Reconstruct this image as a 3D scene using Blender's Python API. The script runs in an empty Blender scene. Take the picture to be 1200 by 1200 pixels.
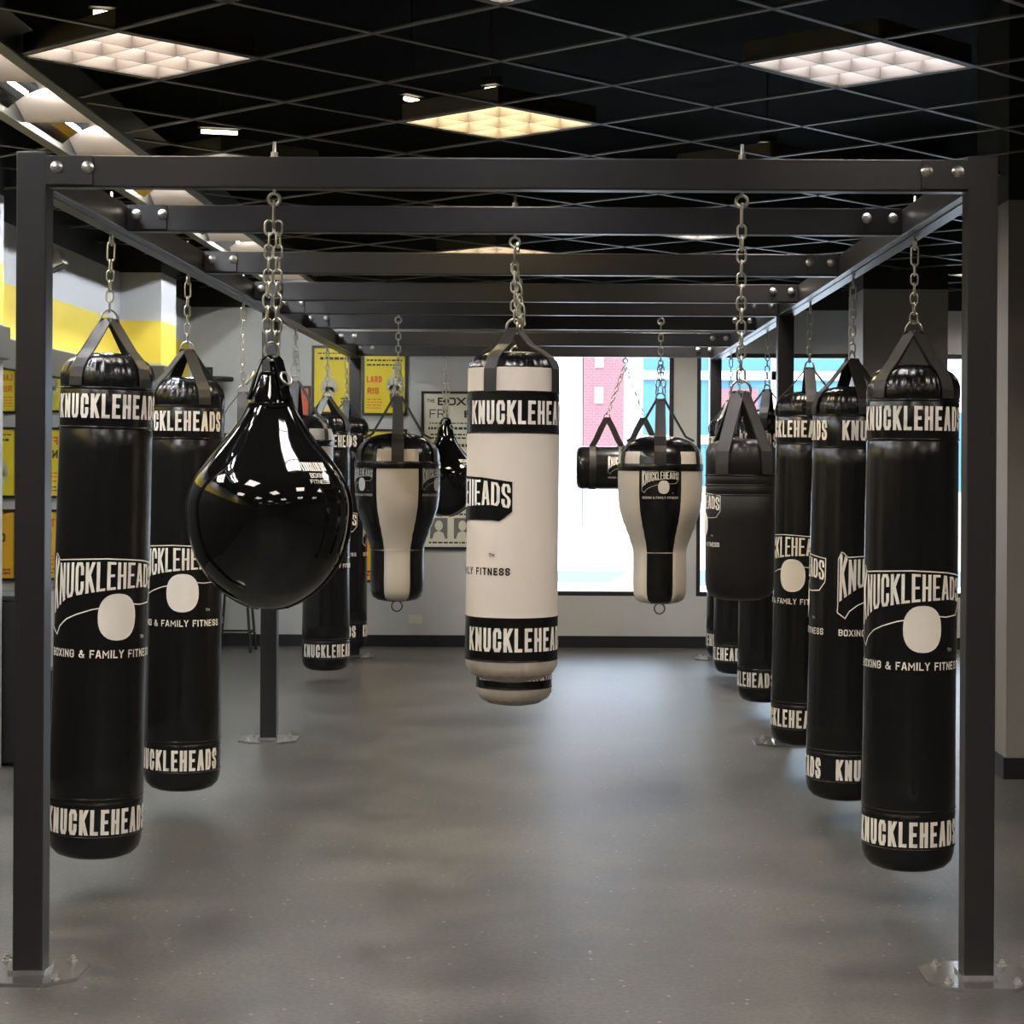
import bpy, bmesh, math, random
from math import sin, cos, pi, radians, sqrt, asin, atan2
from mathutils import Vector, Matrix, Euler

random.seed(7)
S = bpy.context.scene
COL = S.collection

# ------------------------------------------------------------------ camera
F = 2300.0                     # focal length in pixels of the 1200 px frame
VX, VY = 648.0, 542.0          # where the depth lines meet
EYE = 1.60
cam_d = bpy.data.cameras.new('camera')
cam = bpy.data.objects.new('camera', cam_d)
COL.objects.link(cam)
cam_d.sensor_width = 36.0
cam_d.lens = 36.0 * F / 1200.0
cam_d.shift_x = -(VX - 600.0) / 1200.0
cam_d.shift_y = (VY - 600.0) / 1200.0
cam_d.clip_start = 0.05
cam_d.clip_end = 300
cam.location = (0, 0, EYE)
cam.rotation_euler = (radians(90), radians(-0.3), 0)
S.camera = cam

# ------------------------------------------------------------------ world, sun, exposure
S.view_settings.view_transform = 'Standard'
S.view_settings.look = 'None'
S.view_settings.gamma = 1.0
S.view_settings.use_curve_mapping = False
S.view_settings.exposure = 0.46
S.cycles.use_denoising = True
S.cycles.max_bounces = 8
S.cycles.sample_clamp_indirect = 6.0
S.cycles.caustics_reflective = False
S.cycles.caustics_refractive = False

W = bpy.data.worlds.new('sky')
S.world = W
W.use_nodes = True
wn = W.node_tree.nodes
wn['Background'].inputs[0].default_value = (0.72, 0.84, 1.0, 1)
wn['Background'].inputs[1].default_value = 4.6

sun_d = bpy.data.lights.new('sun', 'SUN')
sun = bpy.data.objects.new('sun', sun_d)
COL.objects.link(sun)
sun_d.energy = 3.0
sun_d.angle = radians(0.6)
sun_d.color = (1.0, 0.95, 0.88)
sun.rotation_euler = (radians(42), 0, radians(-25))   # shines towards +Y onto the far facades

TROFFER_E = 24.0               # luminous plane of the ceiling lights

# ------------------------------------------------------------------ materials
def new_mat(name):
    m = bpy.data.materials.new(name)
    m.use_nodes = True
    nt = m.node_tree
    return m, nt, nt.nodes['Principled BSDF']

def mat(name, col, rough=0.5, metal=0.0, spec=0.5, bump=None, vary=None, coat=0.0, coatr=0.1):
    m, nt, b = new_mat(name)
    b.inputs['Base Color'].default_value = (*col, 1)
    b.inputs['Roughness'].default_value = rough
    b.inputs['Metallic'].default_value = metal
    b.inputs['Specular IOR Level'].default_value = spec
    b.inputs['Coat Weight'].default_value = coat
    b.inputs['Coat Roughness'].default_value = coatr
    tc = None
    if bump or vary:
        tc = nt.nodes.new('ShaderNodeTexCoord')
    if bump:
        sc, st, ds = bump
        n = nt.nodes.new('ShaderNodeTexNoise')
        n.inputs['Scale'].default_value = sc
        n.inputs['Detail'].default_value = 4
        bp = nt.nodes.new('ShaderNodeBump')
        bp.inputs['Strength'].default_value = st
        bp.inputs['Distance'].default_value = ds
        nt.links.new(tc.outputs['Object'], n.inputs['Vector'])
        nt.links.new(n.outputs['Fac'], bp.inputs['Height'])
        nt.links.new(bp.outputs['Normal'], b.inputs['Normal'])
    if vary:
        sc, amt = vary
        n = nt.nodes.new('ShaderNodeTexNoise')
        n.inputs['Scale'].default_value = sc
        n.inputs['Detail'].default_value = 5
        mx = nt.nodes.new('ShaderNodeMix')
        mx.data_type = 'RGBA'
        mx.inputs[6].default_value = (*[c * (1 - amt) for c in col], 1)
        mx.inputs[7].default_value = (*[min(1, c * (1 + amt)) for c in col], 1)
        nt.links.new(tc.outputs['Object'], n.inputs['Vector'])
        nt.links.new(n.outputs['Fac'], mx.inputs[0])
        nt.links.new(mx.outputs[2], b.inputs['Base Color'])
    return m

def emat(name, col, e):
    m, nt, b = new_mat(name)
    b.inputs['Base Color'].default_value = (*col, 1)
    b.inputs['Emission Color'].default_value = (*col, 1)
    b.inputs['Emission Strength'].default_value = e
    return m

M = {}
M['vinyl'] = mat('black_vinyl', (0.006, 0.0055, 0.0055), 0.24, spec=0.5, bump=(26, 0.10, 0.01))
M['vinyl_dull'] = mat('dull_black_vinyl', (0.011, 0.010, 0.010), 0.40, spec=0.35, bump=(30, 0.12, 0.01))
M['patent'] = mat('patent_black', (0.004, 0.004, 0.004), 0.05, spec=0.5, bump=(3.0, 0.05, 0.02))
M['cream'] = mat('cream_vinyl', (0.77, 0.69, 0.58), 0.42, bump=(16, 0.10, 0.01))
M['tan'] = mat('tan_vinyl', (0.60, 0.53, 0.44), 0.45, bump=(16, 0.15, 0.01))
M['print'] = mat('cream_print', (0.86, 0.80, 0.70), 0.5)
M['greyprint'] = mat('grey_print', (0.42, 0.42, 0.40), 0.5)
M['ink'] = mat('black_ink', (0.016, 0.014, 0.014), 0.5)
M['strap'] = mat('black_webbing', (0.022, 0.020, 0.0185), 0.5, bump=(160, 0.2, 0.004))
M['grime'] = mat('dirty_cream', (0.56, 0.49, 0.41), 0.55, vary=(14, 0.35))
M['zinc'] = mat('zinc_chain', (0.52, 0.51, 0.44), 0.30, metal=1.0)
M['steel'] = mat('charcoal_steel', (0.019, 0.0185, 0.020), 0.33, spec=0.5, vary=(2.5, 0.15), bump=(90, 0.06, 0.003))
M['bolt'] = mat('bolt_zinc', (0.55, 0.54, 0.52), 0.38, metal=0.85)
M['plate'] = mat('plate_steel', (0.50, 0.49, 0.48), 0.20, metal=0.9, vary=(9, 0.25))
M['black'] = mat('matt_black', (0.010, 0.010, 0.010), 0.7)
M['blackplenum'] = mat('black_plenum', (0.003, 0.003, 0.003), 0.9, spec=0.05)
M['tbar'] = mat('ceiling_tee_bar', (0.13, 0.13, 0.125), 0.45)
M['greywall'] = mat('grey_wall', (0.33, 0.33, 0.315), 0.6, bump=(60, 0.03, 0.002))
M['base'] = mat('black_baseboard', (0.008, 0.008, 0.009), 0.45)
M['olive'] = mat('olive_trim', (0.070, 0.062, 0.044), 0.5)
M['winframe'] = mat('bronze_frame', (0.020, 0.016, 0.014), 0.4)
M['taupe'] = mat('taupe_wall', (0.22, 0.20, 0.175), 0.6)
M['mirror'] = mat('mirror_glass', (0.80, 0.84, 0.82), 0.02, metal=1.0)
M['alu'] = mat('polished_aluminium', (0.30, 0.31, 0.33), 0.07, metal=1.0)
M['beige'] = mat('beige_enamel', (0.74, 0.60, 0.48), 0.5)
M['rim'] = mat('dark_rim', (0.045, 0.042, 0.032), 0.45)
M['louver'] = mat('louver_enamel', (0.066, 0.058, 0.052), 0.5)
M['yellowpaper'] = mat('yellow_paper', (0.85, 0.66, 0.02), 0.45)
M['orangepaper'] = mat('orange_paper', (0.86, 0.46, 0.02), 0.45)
M['redpaper'] = mat('red_paper', (0.70, 0.13, 0.05), 0.45)
M['creampaper'] = mat('cream_paper', (0.66, 0.63, 0.50), 0.5)
M['redink'] = mat('red_ink', (0.75, 0.12, 0.02), 0.5)
M['skin'] = mat('photo_grey', (0.64, 0.60, 0.46), 0.5)
M['skindark'] = mat('photo_dark_grey', (0.14, 0.13, 0.12), 0.5)
M['darkmetal'] = mat('dark_metal', (0.10, 0.10, 0.09), 0.35, metal=1.0)
M['frame'] = mat('poster_frame', (0.012, 0.010, 0.009), 0.35)
M['ivory'] = mat('ivory_plastic', (0.62, 0.60, 0.50), 0.4)
M['concrete'] = mat('pale_concrete', (0.72, 0.71, 0.69), 0.8, vary=(0.6, 0.06))
M['plaster'] = mat('white_plaster', (0.80, 0.79, 0.80), 0.7)
M['bluepaint'] = mat('blue_cladding', (0.06, 0.175, 0.25), 0.6)
M['lav'] = mat('pale_lavender_render', (0.72, 0.70, 0.80), 0.7)
M['bluestrip'] = mat('blue_pavement_strip', (0.11, 0.20, 0.28), 0.7)

def painted_wall(low=(0.46, 0.47, 0.46, 1)):
    """left wall: painted bands at real heights (black / pale grey / yellow / pale grey)"""
    m, nt, b = new_mat('banded_wall_paint')
    b.inputs['Roughness'].default_value = 0.55
    g = nt.nodes.new('ShaderNodeNewGeometry')
    sp = nt.nodes.new('ShaderNodeSeparateXYZ')
    nt.links.new(g.outputs['Position'], sp.inputs[0])
    mr = nt.nodes.new('ShaderNodeMapRange')
    mr.inputs['From Min'].default_value = 0
    mr.inputs['From Max'].default_value = 5
    nt.links.new(sp.outputs['Z'], mr.inputs['Value'])
    r = nt.nodes.new('ShaderNodeValToRGB')
    r.color_ramp.interpolation = 'CONSTANT'
    e = r.color_ramp.elements
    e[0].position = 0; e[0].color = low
    e[1].position = 2.29 / 5; e[1].color = (0.90, 0.69, 0.075, 1)
    x = e.new(2.608 / 5); x.color = (0.62, 0.63, 0.65, 1)
    x = e.new(2.95 / 5); x.color = (0.008, 0.008, 0.008, 1)
    nt.links.new(mr.outputs[0], r.inputs[0])
    nt.links.new(r.outputs[0], b.inputs['Base Color'])
    return m
M['banded'] = painted_wall()
M['bandeddim'] = painted_wall((0.05, 0.05, 0.05, 1))  # unseen near stretch of wall, lower band darkened to keep bag reflections dark

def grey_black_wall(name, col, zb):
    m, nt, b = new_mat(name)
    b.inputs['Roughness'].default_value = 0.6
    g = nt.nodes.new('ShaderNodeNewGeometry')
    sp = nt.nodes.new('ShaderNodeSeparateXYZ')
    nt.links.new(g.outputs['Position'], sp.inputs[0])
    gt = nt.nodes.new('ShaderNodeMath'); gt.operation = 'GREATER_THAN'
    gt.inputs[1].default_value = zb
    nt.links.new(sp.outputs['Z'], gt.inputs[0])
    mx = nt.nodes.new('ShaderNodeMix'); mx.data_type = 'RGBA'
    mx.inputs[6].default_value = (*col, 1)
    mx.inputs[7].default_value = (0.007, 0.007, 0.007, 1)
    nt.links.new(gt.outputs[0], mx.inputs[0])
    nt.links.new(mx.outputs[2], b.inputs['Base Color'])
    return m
M['backwall'] = grey_black_wall('grey_wall_black_above', (0.50, 0.50, 0.475), 2.93)
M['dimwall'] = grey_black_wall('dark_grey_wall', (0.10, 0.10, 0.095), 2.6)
M['pillar'] = grey_black_wall('pillar_grey_black_above', (0.36, 0.36, 0.35), 2.95)
M['sidepillar'] = grey_black_wall('taupe_black_above', (0.30, 0.28, 0.26), 2.95)

def floor_mat():
    m, nt, b = new_mat('speckled_rubber_floor')
    N, L = nt.nodes, nt.links
    tc = N.new('ShaderNodeTexCoord')
    n1 = N.new('ShaderNodeTexNoise'); n1.inputs['Scale'].default_value = 1.6; n1.inputs['Detail'].default_value = 9
    n1.inputs['Roughness'].default_value = 0.68
    n2 = N.new('ShaderNodeTexNoise'); n2.inputs['Scale'].default_value = 55; n2.inputs['Detail'].default_value = 3
    vo = N.new('ShaderNodeTexVoronoi'); vo.inputs['Scale'].default_value = 22
    for n in (n1, n2, vo): L.new(tc.outputs['Object'], n.inputs['Vector'])
    mx = N.new('ShaderNodeMix'); mx.data_type = 'RGBA'
    mx.inputs[6].default_value = (0.036, 0.035, 0.033, 1)
    mx.inputs[7].default_value = (0.094, 0.090, 0.082, 1)
    mr = N.new('ShaderNodeMapRange'); mr.inputs['From Min'].default_value = 0.34; mr.inputs['From Max'].default_value = 0.66
    L.new(n1.outputs['Fac'], mr.inputs['Value']); L.new(mr.outputs[0], mx.inputs[0])
    m2 = N.new('ShaderNodeMix'); m2.data_type = 'RGBA'; m2.blend_type = 'MULTIPLY'; m2.inputs[0].default_value = 1
    r2 = N.new('ShaderNodeMapRange'); r2.inputs['From Min'].default_value = 0.3; r2.inputs['From Max'].default_value = 0.7
    r2.inputs['To Min'].default_value = 0.62; r2.inputs['To Max'].default_value = 1.32
    L.new(n2.outputs['Fac'], r2.inputs['Value'])
    L.new(mx.outputs[2], m2.inputs[6]); L.new(r2.outputs[0], m2.inputs[7])
    # sparse pale flecks
    lt = N.new('ShaderNodeMath'); lt.operation = 'LESS_THAN'; lt.inputs[1].default_value = 0.13
    L.new(vo.outputs['Distance'], lt.inputs[0])
    sx = N.new('ShaderNodeSeparateColor'); L.new(vo.outputs['Color'], sx.inputs[0])
    g = N.new('ShaderNodeMath'); g.operation = 'GREATER_THAN'; g.inputs[1].default_value = 0.80
    L.new(sx.outputs[0], g.inputs[0])
    mu = N.new('ShaderNodeMath'); mu.operation = 'MULTIPLY'
    L.new(lt.outputs[0], mu.inputs[0]); L.new(g.outputs[0], mu.inputs[1])
    mu2 = N.new('ShaderNodeMath'); mu2.operation = 'MULTIPLY'; mu2.inputs[1].default_value = 0.55
    L.new(mu.outputs[0], mu2.inputs[0])
    m3 = N.new('ShaderNodeMix'); m3.data_type = 'RGBA'
    m3.inputs[7].default_value = (0.46, 0.44, 0.40, 1)
    L.new(mu2.outputs[0], m3.inputs[0]); L.new(m2.outputs[2], m3.inputs[6])
    L.new(m3.outputs[2], b.inputs['Base Color'])
    rr = N.new('ShaderNodeMapRange'); rr.inputs['To Min'].default_value = 0.34; rr.inputs['To Max'].default_value = 0.46
    L.new(n1.outputs['Fac'], rr.inputs['Value']); L.new(rr.outputs[0], b.inputs['Roughness'])
    bp = N.new('ShaderNodeBump'); bp.inputs['Strength'].default_value = 0.12; bp.inputs['Distance'].default_value = 0.004
    L.new(n2.outputs['Fac'], bp.inputs['Height']); L.new(bp.outputs['Normal'], b.inputs['Normal'])
    return m
M['floor'] = floor_mat()

def brick_mat():
    m, nt, b = new_mat('red_brick')
    tc = nt.nodes.new('ShaderNodeTexCoord')
    mp = nt.nodes.new('ShaderNodeMapping'); mp.inputs['Rotation'].default_value = (radians(90), 0, 0)
    br = nt.nodes.new('ShaderNodeTexBrick')
    br.inputs['Color1'].default_value = (0.27, 0.095, 0.105, 1)
    br.inputs['Color2'].default_value = (0.23, 0.085, 0.095, 1)
    br.inputs['Mortar'].default_value = (0.31, 0.15, 0.165, 1)
    br.inputs['Scale'].default_value = 4
    nt.links.new(tc.outputs['Object'], mp.inputs[0]); nt.links.new(mp.outputs[0], br.inputs['Vector'])
    nt.links.new(br.outputs['Color'], b.inputs['Base Color'])
    b.inputs['Roughness'].default_value = 0.8
    return m
M['brick'] = brick_mat()

def glass_mat():
    m = bpy.data.materials.new('window_glass'); m.use_nodes = True
    nt = m.node_tree; nt.nodes.clear()
    o = nt.nodes.new('ShaderNodeOutputMaterial')
    t = nt.nodes.new('ShaderNodeBsdfTransparent'); t.inputs[0].default_value = (0.95, 0.97, 0.98, 1)
    g = nt.nodes.new('ShaderNodeBsdfGlossy'); g.inputs['Roughness'].default_value = 0.02
    f = nt.nodes.new('ShaderNodeFresnel'); f.inputs[0].default_value = 1.45
    mx = nt.nodes.new('ShaderNodeMixShader')
    nt.links.new(f.outputs[0], mx.inputs[0]); nt.links.new(t.outputs[0], mx.inputs[1]); nt.links.new(g.outputs[0], mx.inputs[2])
    nt.links.new(mx.outputs[0], o.inputs[0])
    return m
M['glass'] = glass_mat()

# ------------------------------------------------------------------ mesh helpers
class MB:
    def __init__(self): self.v, self.f, self.m, self.s = [], [], [], []
    def add(self, v, f, m=0, s=False):
        o = len(self.v)
        self.v += [tuple(p) for p in v]
        for q in f:
            self.f.append(tuple(i + o for i in q)); self.m.append(m); self.s.append(s)
    def box(self, a, b, m=0, bev=0.0):
        x0, y0, z0 = a; x1, y1, z1 = b
        if bev <= 0:
            v = [(x0,y0,z0),(x1,y0,z0),(x1,y1,z0),(x0,y1,z0),(x0,y0,z1),(x1,y0,z1),(x1,y1,z1),(x0,y1,z1)]
            self.add(v, [(0,3,2,1),(4,5,6,7),(0,1,5,4),(1,2,6,5),(2,3,7,6),(3,0,4,7)], m); return
        bm = bmesh.new()
        bmesh.ops.create_cube(bm, size=1)
        for q in bm.verts:
            q.co = Vector(((q.co.x+.5)*(x1-x0)+x0, (q.co.y+.5)*(y1-y0)+y0, (q.co.z+.5)*(z1-z0)+z0))
        bmesh.ops.bevel(bm, geom=bm.edges[:], offset=bev, segments=2, affect='EDGES', profile=0.6)
        bm.verts.ensure_lookup_table()
        for i, q in enumerate(bm.verts): q.index = i
        self.add([q.co[:] for q in bm.verts], [[q.index for q in fc.verts] for fc in bm.faces], m)
        bm.free()
    def prism(self, pts, z0, z1, m=0, axis='z'):
        n = len(pts)
        def P(x, y, z): return (x, y, z) if axis == 'z' else ((x, z, y) if axis == 'y' else (z, x, y))
        v = [P(x, y, z0) for x, y in pts] + [P(x, y, z1) for x, y in pts]
        f = [tuple(range(n))[::-1], tuple(range(n, 2*n))]
        f += [(i, (i+1) % n, n+(i+1) % n, n+i) for i in range(n)]
        self.add(v, f, m)
    def lathe(self, prof, n=48, m=0, origin=(0,0,0), matf=None, rf=None, smooth=True):
        """prof: (r,z) from bottom to top; angle 0 faces -Y, positive towards +X"""
        v, f, mm = [], [], []
        for j, (r, z) in enumerate(prof):
            for i in range(n):
                t = 2*pi*i/n
                rr, zz = (rf(r, z, t) if rf else (r, z))
                v.append((origin[0]+rr*sin(t), origin[1]-rr*cos(t), origin[2]+zz))
        o = len(self.v)
        self.v += v
        for j in range(len(prof)-1):
            for i in range(n):
                k = (i+1) % n
                self.f.append((o+j*n+i, o+j*n+k, o+(j+1)*n+k, o+(j+1)*n+i))
                self.m.append(matf((prof[j][1]+prof[j+1][1])/2, 2*pi*(i+.5)/n) if matf else m)
                self.s.append(smooth)
        if prof[0][0] > 1e-5:
            self.f.append(tuple(o+i for i in range(n))[::-1]); self.m.append(matf(prof[0][1], 0) if matf else m); self.s.append(False)
        if prof[-1][0] > 1e-5:
            self.f.append(tuple(o+(len(prof)-1)*n+i for i in range(n))); self.m.append(matf(prof[-1][1], 0) if matf else m); self.s.append(False)
    def tube(self, pts, r, n=8, m=0, closed=False, caps=True):
        pts = [Vector(p) for p in pts]
        N = len(pts)
        rings = []
        up = None
        for i, p in enumerate(pts):
            if closed: d = pts[(i+1) % N] - pts[i-1]
            else: d = pts[min(i+1, N-1)] - pts[max(i-1, 0)]
            d.normalize()
            if up is None:
                up = Vector((0, 0, 1)) if abs(d.z) < .9 else Vector((1, 0, 0))
            a = d.cross(up)
            if a.length < 1e-4: a = d.cross(Vector((0.3, 1, 0.2)))
            a.normalize(); b = a.cross(d).normalized(); up = b
            rings.append([p + a*r*cos(2*pi*k/n) + b*r*sin(2*pi*k/n) for k in range(n)])
        v = [q for rg in rings for q in rg]
        f = []
        for i in range(N if closed else N-1):
            j = (i+1) % N
            for k in range(n):
                l = (k+1) % n
                f.append((i*n+k, i*n+l, j*n+l, j*n+k))
        if caps and not closed:
            f.append(tuple(range(n))[::-1]); f.append(tuple((N-1)*n+k for k in range(n)))
        self.add(v, f, m, True)
    def build(self, name, mats, parent=None, loc=(0,0,0), rot=(0,0,0)):
        me = bpy.data.meshes.new(name)
        me.from_pydata(self.v, [], self.f)
        for x in (mats if isinstance(mats, (list, tuple)) else [mats]): me.materials.append(M[x] if isinstance(x, str) else x)
        me.polygons.foreach_set('material_index', self.m)
        me.polygons.foreach_set('use_smooth', self.s)
        me.update()
        bm = bmesh.new(); bm.from_mesh(me)
        bmesh.ops.recalc_face_normals(bm, faces=bm.faces[:]) if getattr(self, 'recalc', False) else None
        bm.to_mesh(me); bm.free()
        o = bpy.data.objects.new(name, me)
        COL.objects.link(o)
        o.location = loc; o.rotation_euler = rot
        if parent: o.parent = parent
        return o

def tag(o, label=None, cat=None, group=None, kind=None):
    if label: o['label'] = label
    if cat: o['category'] = cat
    if group: o['group'] = group
    if kind: o['kind'] = kind
    return o

def thing(name, loc, label, cat, group=None, rot=(0,0,0)):
    o = bpy.data.objects.new(name, None)
    o.empty_display_size = 0.1
    COL.objects.link(o)
    o.location = loc; o.rotation_euler = rot
    return tag(o, label, cat, group)

def struct(o): o['kind'] = 'structure'; return o

# ------------------------------------------------------------------ block lettering (stroke glyphs)
def arcpts(pts): return pts
GL = {
 'A': [[(0,0),(.40,1),(.60,1),(1,0)], [(.16,.27),(.84,.27)]],
 'B': [[(0,0),(0,1),(.72,1),(1,.88),(1,.64),(.78,.52),(0,.52)], [(.72,.52),(1,.4),(1,.12),(.74,0),(0,0)]],
 'C': [[(1,.66),(1,.86),(.78,1),(.22,1),(0,.86),(0,.14),(.22,0),(.78,0),(1,.14),(1,.34)]],
 'D': [[(0,0),(0,1),(.68,1),(1,.84),(1,.16),(.68,0),(0,0)]],
 'E': [[(1,1),(0,1),(0,0),(1,0)], [(0,.51),(.8,.51)]],
 'F': [[(1,1),(0,1),(0,0)], [(0,.5),(.8,.5)]],
 'G': [[(1,.68),(1,.86),(.78,1),(.22,1),(0,.86),(0,.14),(.22,0),(.78,0),(1,.14),(1,.46),(.6,.46)]],
 'H': [[(0,0),(0,1)], [(1,0),(1,1)], [(0,.5),(1,.5)]],
 'I': [[(.5,0),(.5,1)]],
 'J': [[(1,1),(1,.14),(.78,0),(.22,0),(0,.14),(0,.3)]],
 'K': [[(0,0),(0,1)], [(1,1),(.05,.42)], [(.32,.6),(1,0)]],
 'L': [[(0,1),(0,0),(1,0)]],
 'M': [[(0,0),(0,1),(.5,.35),(1,1),(1,0)]],
 'N': [[(0,0),(0,1)], [(0,1),(1,0)], [(1,0),(1,1)]],
 'O': [[(0,.14),(0,.86),(.22,1),(.78,1),(1,.86),(1,.14),(.78,0),(.22,0),(0,.14)]],
 'R': [[(0,0),(0,1),(.75,1),(1,.86),(1,.62),(.75,.48),(0,.48)], [(.55,.48),(1,0)]],
 'S': [[(1,.72),(1,.86),(.78,1),(.22,1),(0,.86),(0,.68),(.2,.56),(.8,.44),(1,.32),(1,.14),(.78,0),(.22,0),(0,.14),(0,.28)]],
 'T': [[(0,1),(1,1)], [(.5,1),(.5,0)]],
 'U': [[(0,1),(0,.14),(.22,0),(.78,0),(1,.14),(1,1)]],
 'X': [[(0,0),(1,1)], [(0,1),(1,0)]],
 'Y': [[(0,1),(.5,.48),(1,1)], [(.5,.48),(.5,0)]],
 '&': [[(1,.38),(.7,0),(.2,0),(0,.16),(0,.36),(.62,.72),(.62,.9),(.45,1),(.25,.9),(.25,.74),(1,0)]],
 '-': [[(0,.5),(1,.5)]],
}
WID = {'I': .3, 'M': 1.3, '&': 1.15, ' ': .55, 'A': 1.05, 'L': .92, 'E': .95, 'F': .92}

def stroke_quads(pl, t, ext=True, maxl=0.25):
    """polyline -> quad strip of width t; coordinates are already real"""
    P = [Vector(p) for p in pl]
    closed = (P[0]-P[-1]).length < 1e-9
    if ext and not closed:
        a = (P[0]-P[1]).normalized(); b = (P[-1]-P[-2]).normalized()
        P[0] = P[0] + a*t*.5; P[-1] = P[-1] + b*t*.5
    L, R = [], []
    n = len(P)
    for i in range(n):
        if closed and i in (0, n-1): d0 = (P[-1]-P[-2]).normalized(); d1 = (P[1]-P[0]).normalized()
        else:
            d0 = (P[i]-P[i-1]).normalized() if i > 0 else None
            d1 = (P[i+1]-P[i]).normalized() if i < n-1 else None
            d0 = d0 or d1; d1 = d1 or d0
        n0 = Vector((-d0.y, d0.x)); n1 = Vector((-d1.y, d1.x))
        mt = (n0+n1)
        if mt.length < .3: mt = n1
        mt.normalize()
        k = 1/max(.55, mt.dot(n1))
        L.append(P[i]+mt*t*.5*k); R.append(P[i]-mt*t*.5*k)
    if ext and not closed:                      # steep strokes end level with the line
        for i, d in ((0, (P[1]-P[0]).normalized()), (n-1, (P[-1]-P[-2]).normalized())):
            if abs(d.y) > .5 and abs(d.x) > .02:
                q = P[i] - d*t*.5*(1 if i else -1)
                yy = q.y + (1 if (d.y > 0) == (i > 0) else -1)*t*.5
                q = Vector((q.x + d.x/d.y*(yy-q.y), yy))
                k = t*.5/abs(d.y)*(-1 if d.y > 0 else 1)
                L[i] = q + Vector((k, 0)); R[i] = q - Vector((k, 0))
    out = []
    for i in range(n-1):
        ln = (P[i+1]-P[i]).length
        m = max(1, int(math.ceil(ln/maxl)))
        for j in range(m):
            a, b = j/m, (j+1)/m
            out.append((R[i].lerp(R[i+1], a), R[i].lerp(R[i+1], b), L[i].lerp(L[i+1], b), L[i].lerp(L[i+1], a)))
    return out

def text_quads(txt, width, h, bold=.135, gap=.085):
    """quads of a line of text filling `width`, centred on x=0, baseline y=0"""
    ws = [WID.get(c, 1.0) for c in txt]
    # solve the cell width so the line fills `width`
    g = gap*h
    cw = (width - g*(len(txt)-1)) / sum(ws)
    t = bold*h
    x = -width/2
    q = []
    for c, w in zip(txt, ws):
        cell = cw*w
        if c != ' ':
            iw = max(cell - t, 1e-4)
            for pl in GL[c]:
                pts = [(x + t/2 + px*iw, t/2 + py*(h-t)) for px, py in pl]
                for qd in stroke_quads(pts, t, maxl=h*.3):
                    q.append([(p.x, min(max(p.y, 0), h)) for p in qd])
        x += cell + g
    return q

def wrap(mb, quads, m, rfun, u0=0.0, off=0.0009):
    """put flat (arc length, z) polygons on a surface of revolution"""
    for q in quads:
        v = []
        for (u, z) in q:
            r = rfun(z)
            th = u0 + u/r
            v.append(((r+off)*sin(th), -(r+off)*cos(th), z))
        mb.add(v, [tuple(range(len(q)))], m)

def grid_fill(outline_top, outline_bot, n=24):
    """quads between two functions of t in 0..1 returning (u,z)"""
    q = []
    for i in range(n):
        a, b = i/n, (i+1)/n
        q.append([outline_bot(a), outline_bot(b), outline_top(b), outline_top(a)])
    return q

def lin(tab):
    def f(t):
        if t <= tab[0][0]: return tab[0][1]
        for (a, va), (b, vb) in zip(tab, tab[1:]):
            if t <= b: return va + (vb-va)*(t-a)/(b-a)
        return tab[-1][1]
    return f

LW = 0.465
L_TOP = lin([(0, 1.218), (.045, 1.214), (.085, 1.193), (.25, 1.199), (.5, 1.204), (.75, 1.200), (1, 1.184)])
L_BOT = lin([(0, 1.005), (.08, 1.035), (.17, 1.066), (.25, 1.078), (.4, 1.093), (.55, 1.103), (.7, 1.108), (.85, 1.110), (1, 1.098)])
Z0 = 0.869                     # height of the small line under the emblem, on a full-size bag

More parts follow.
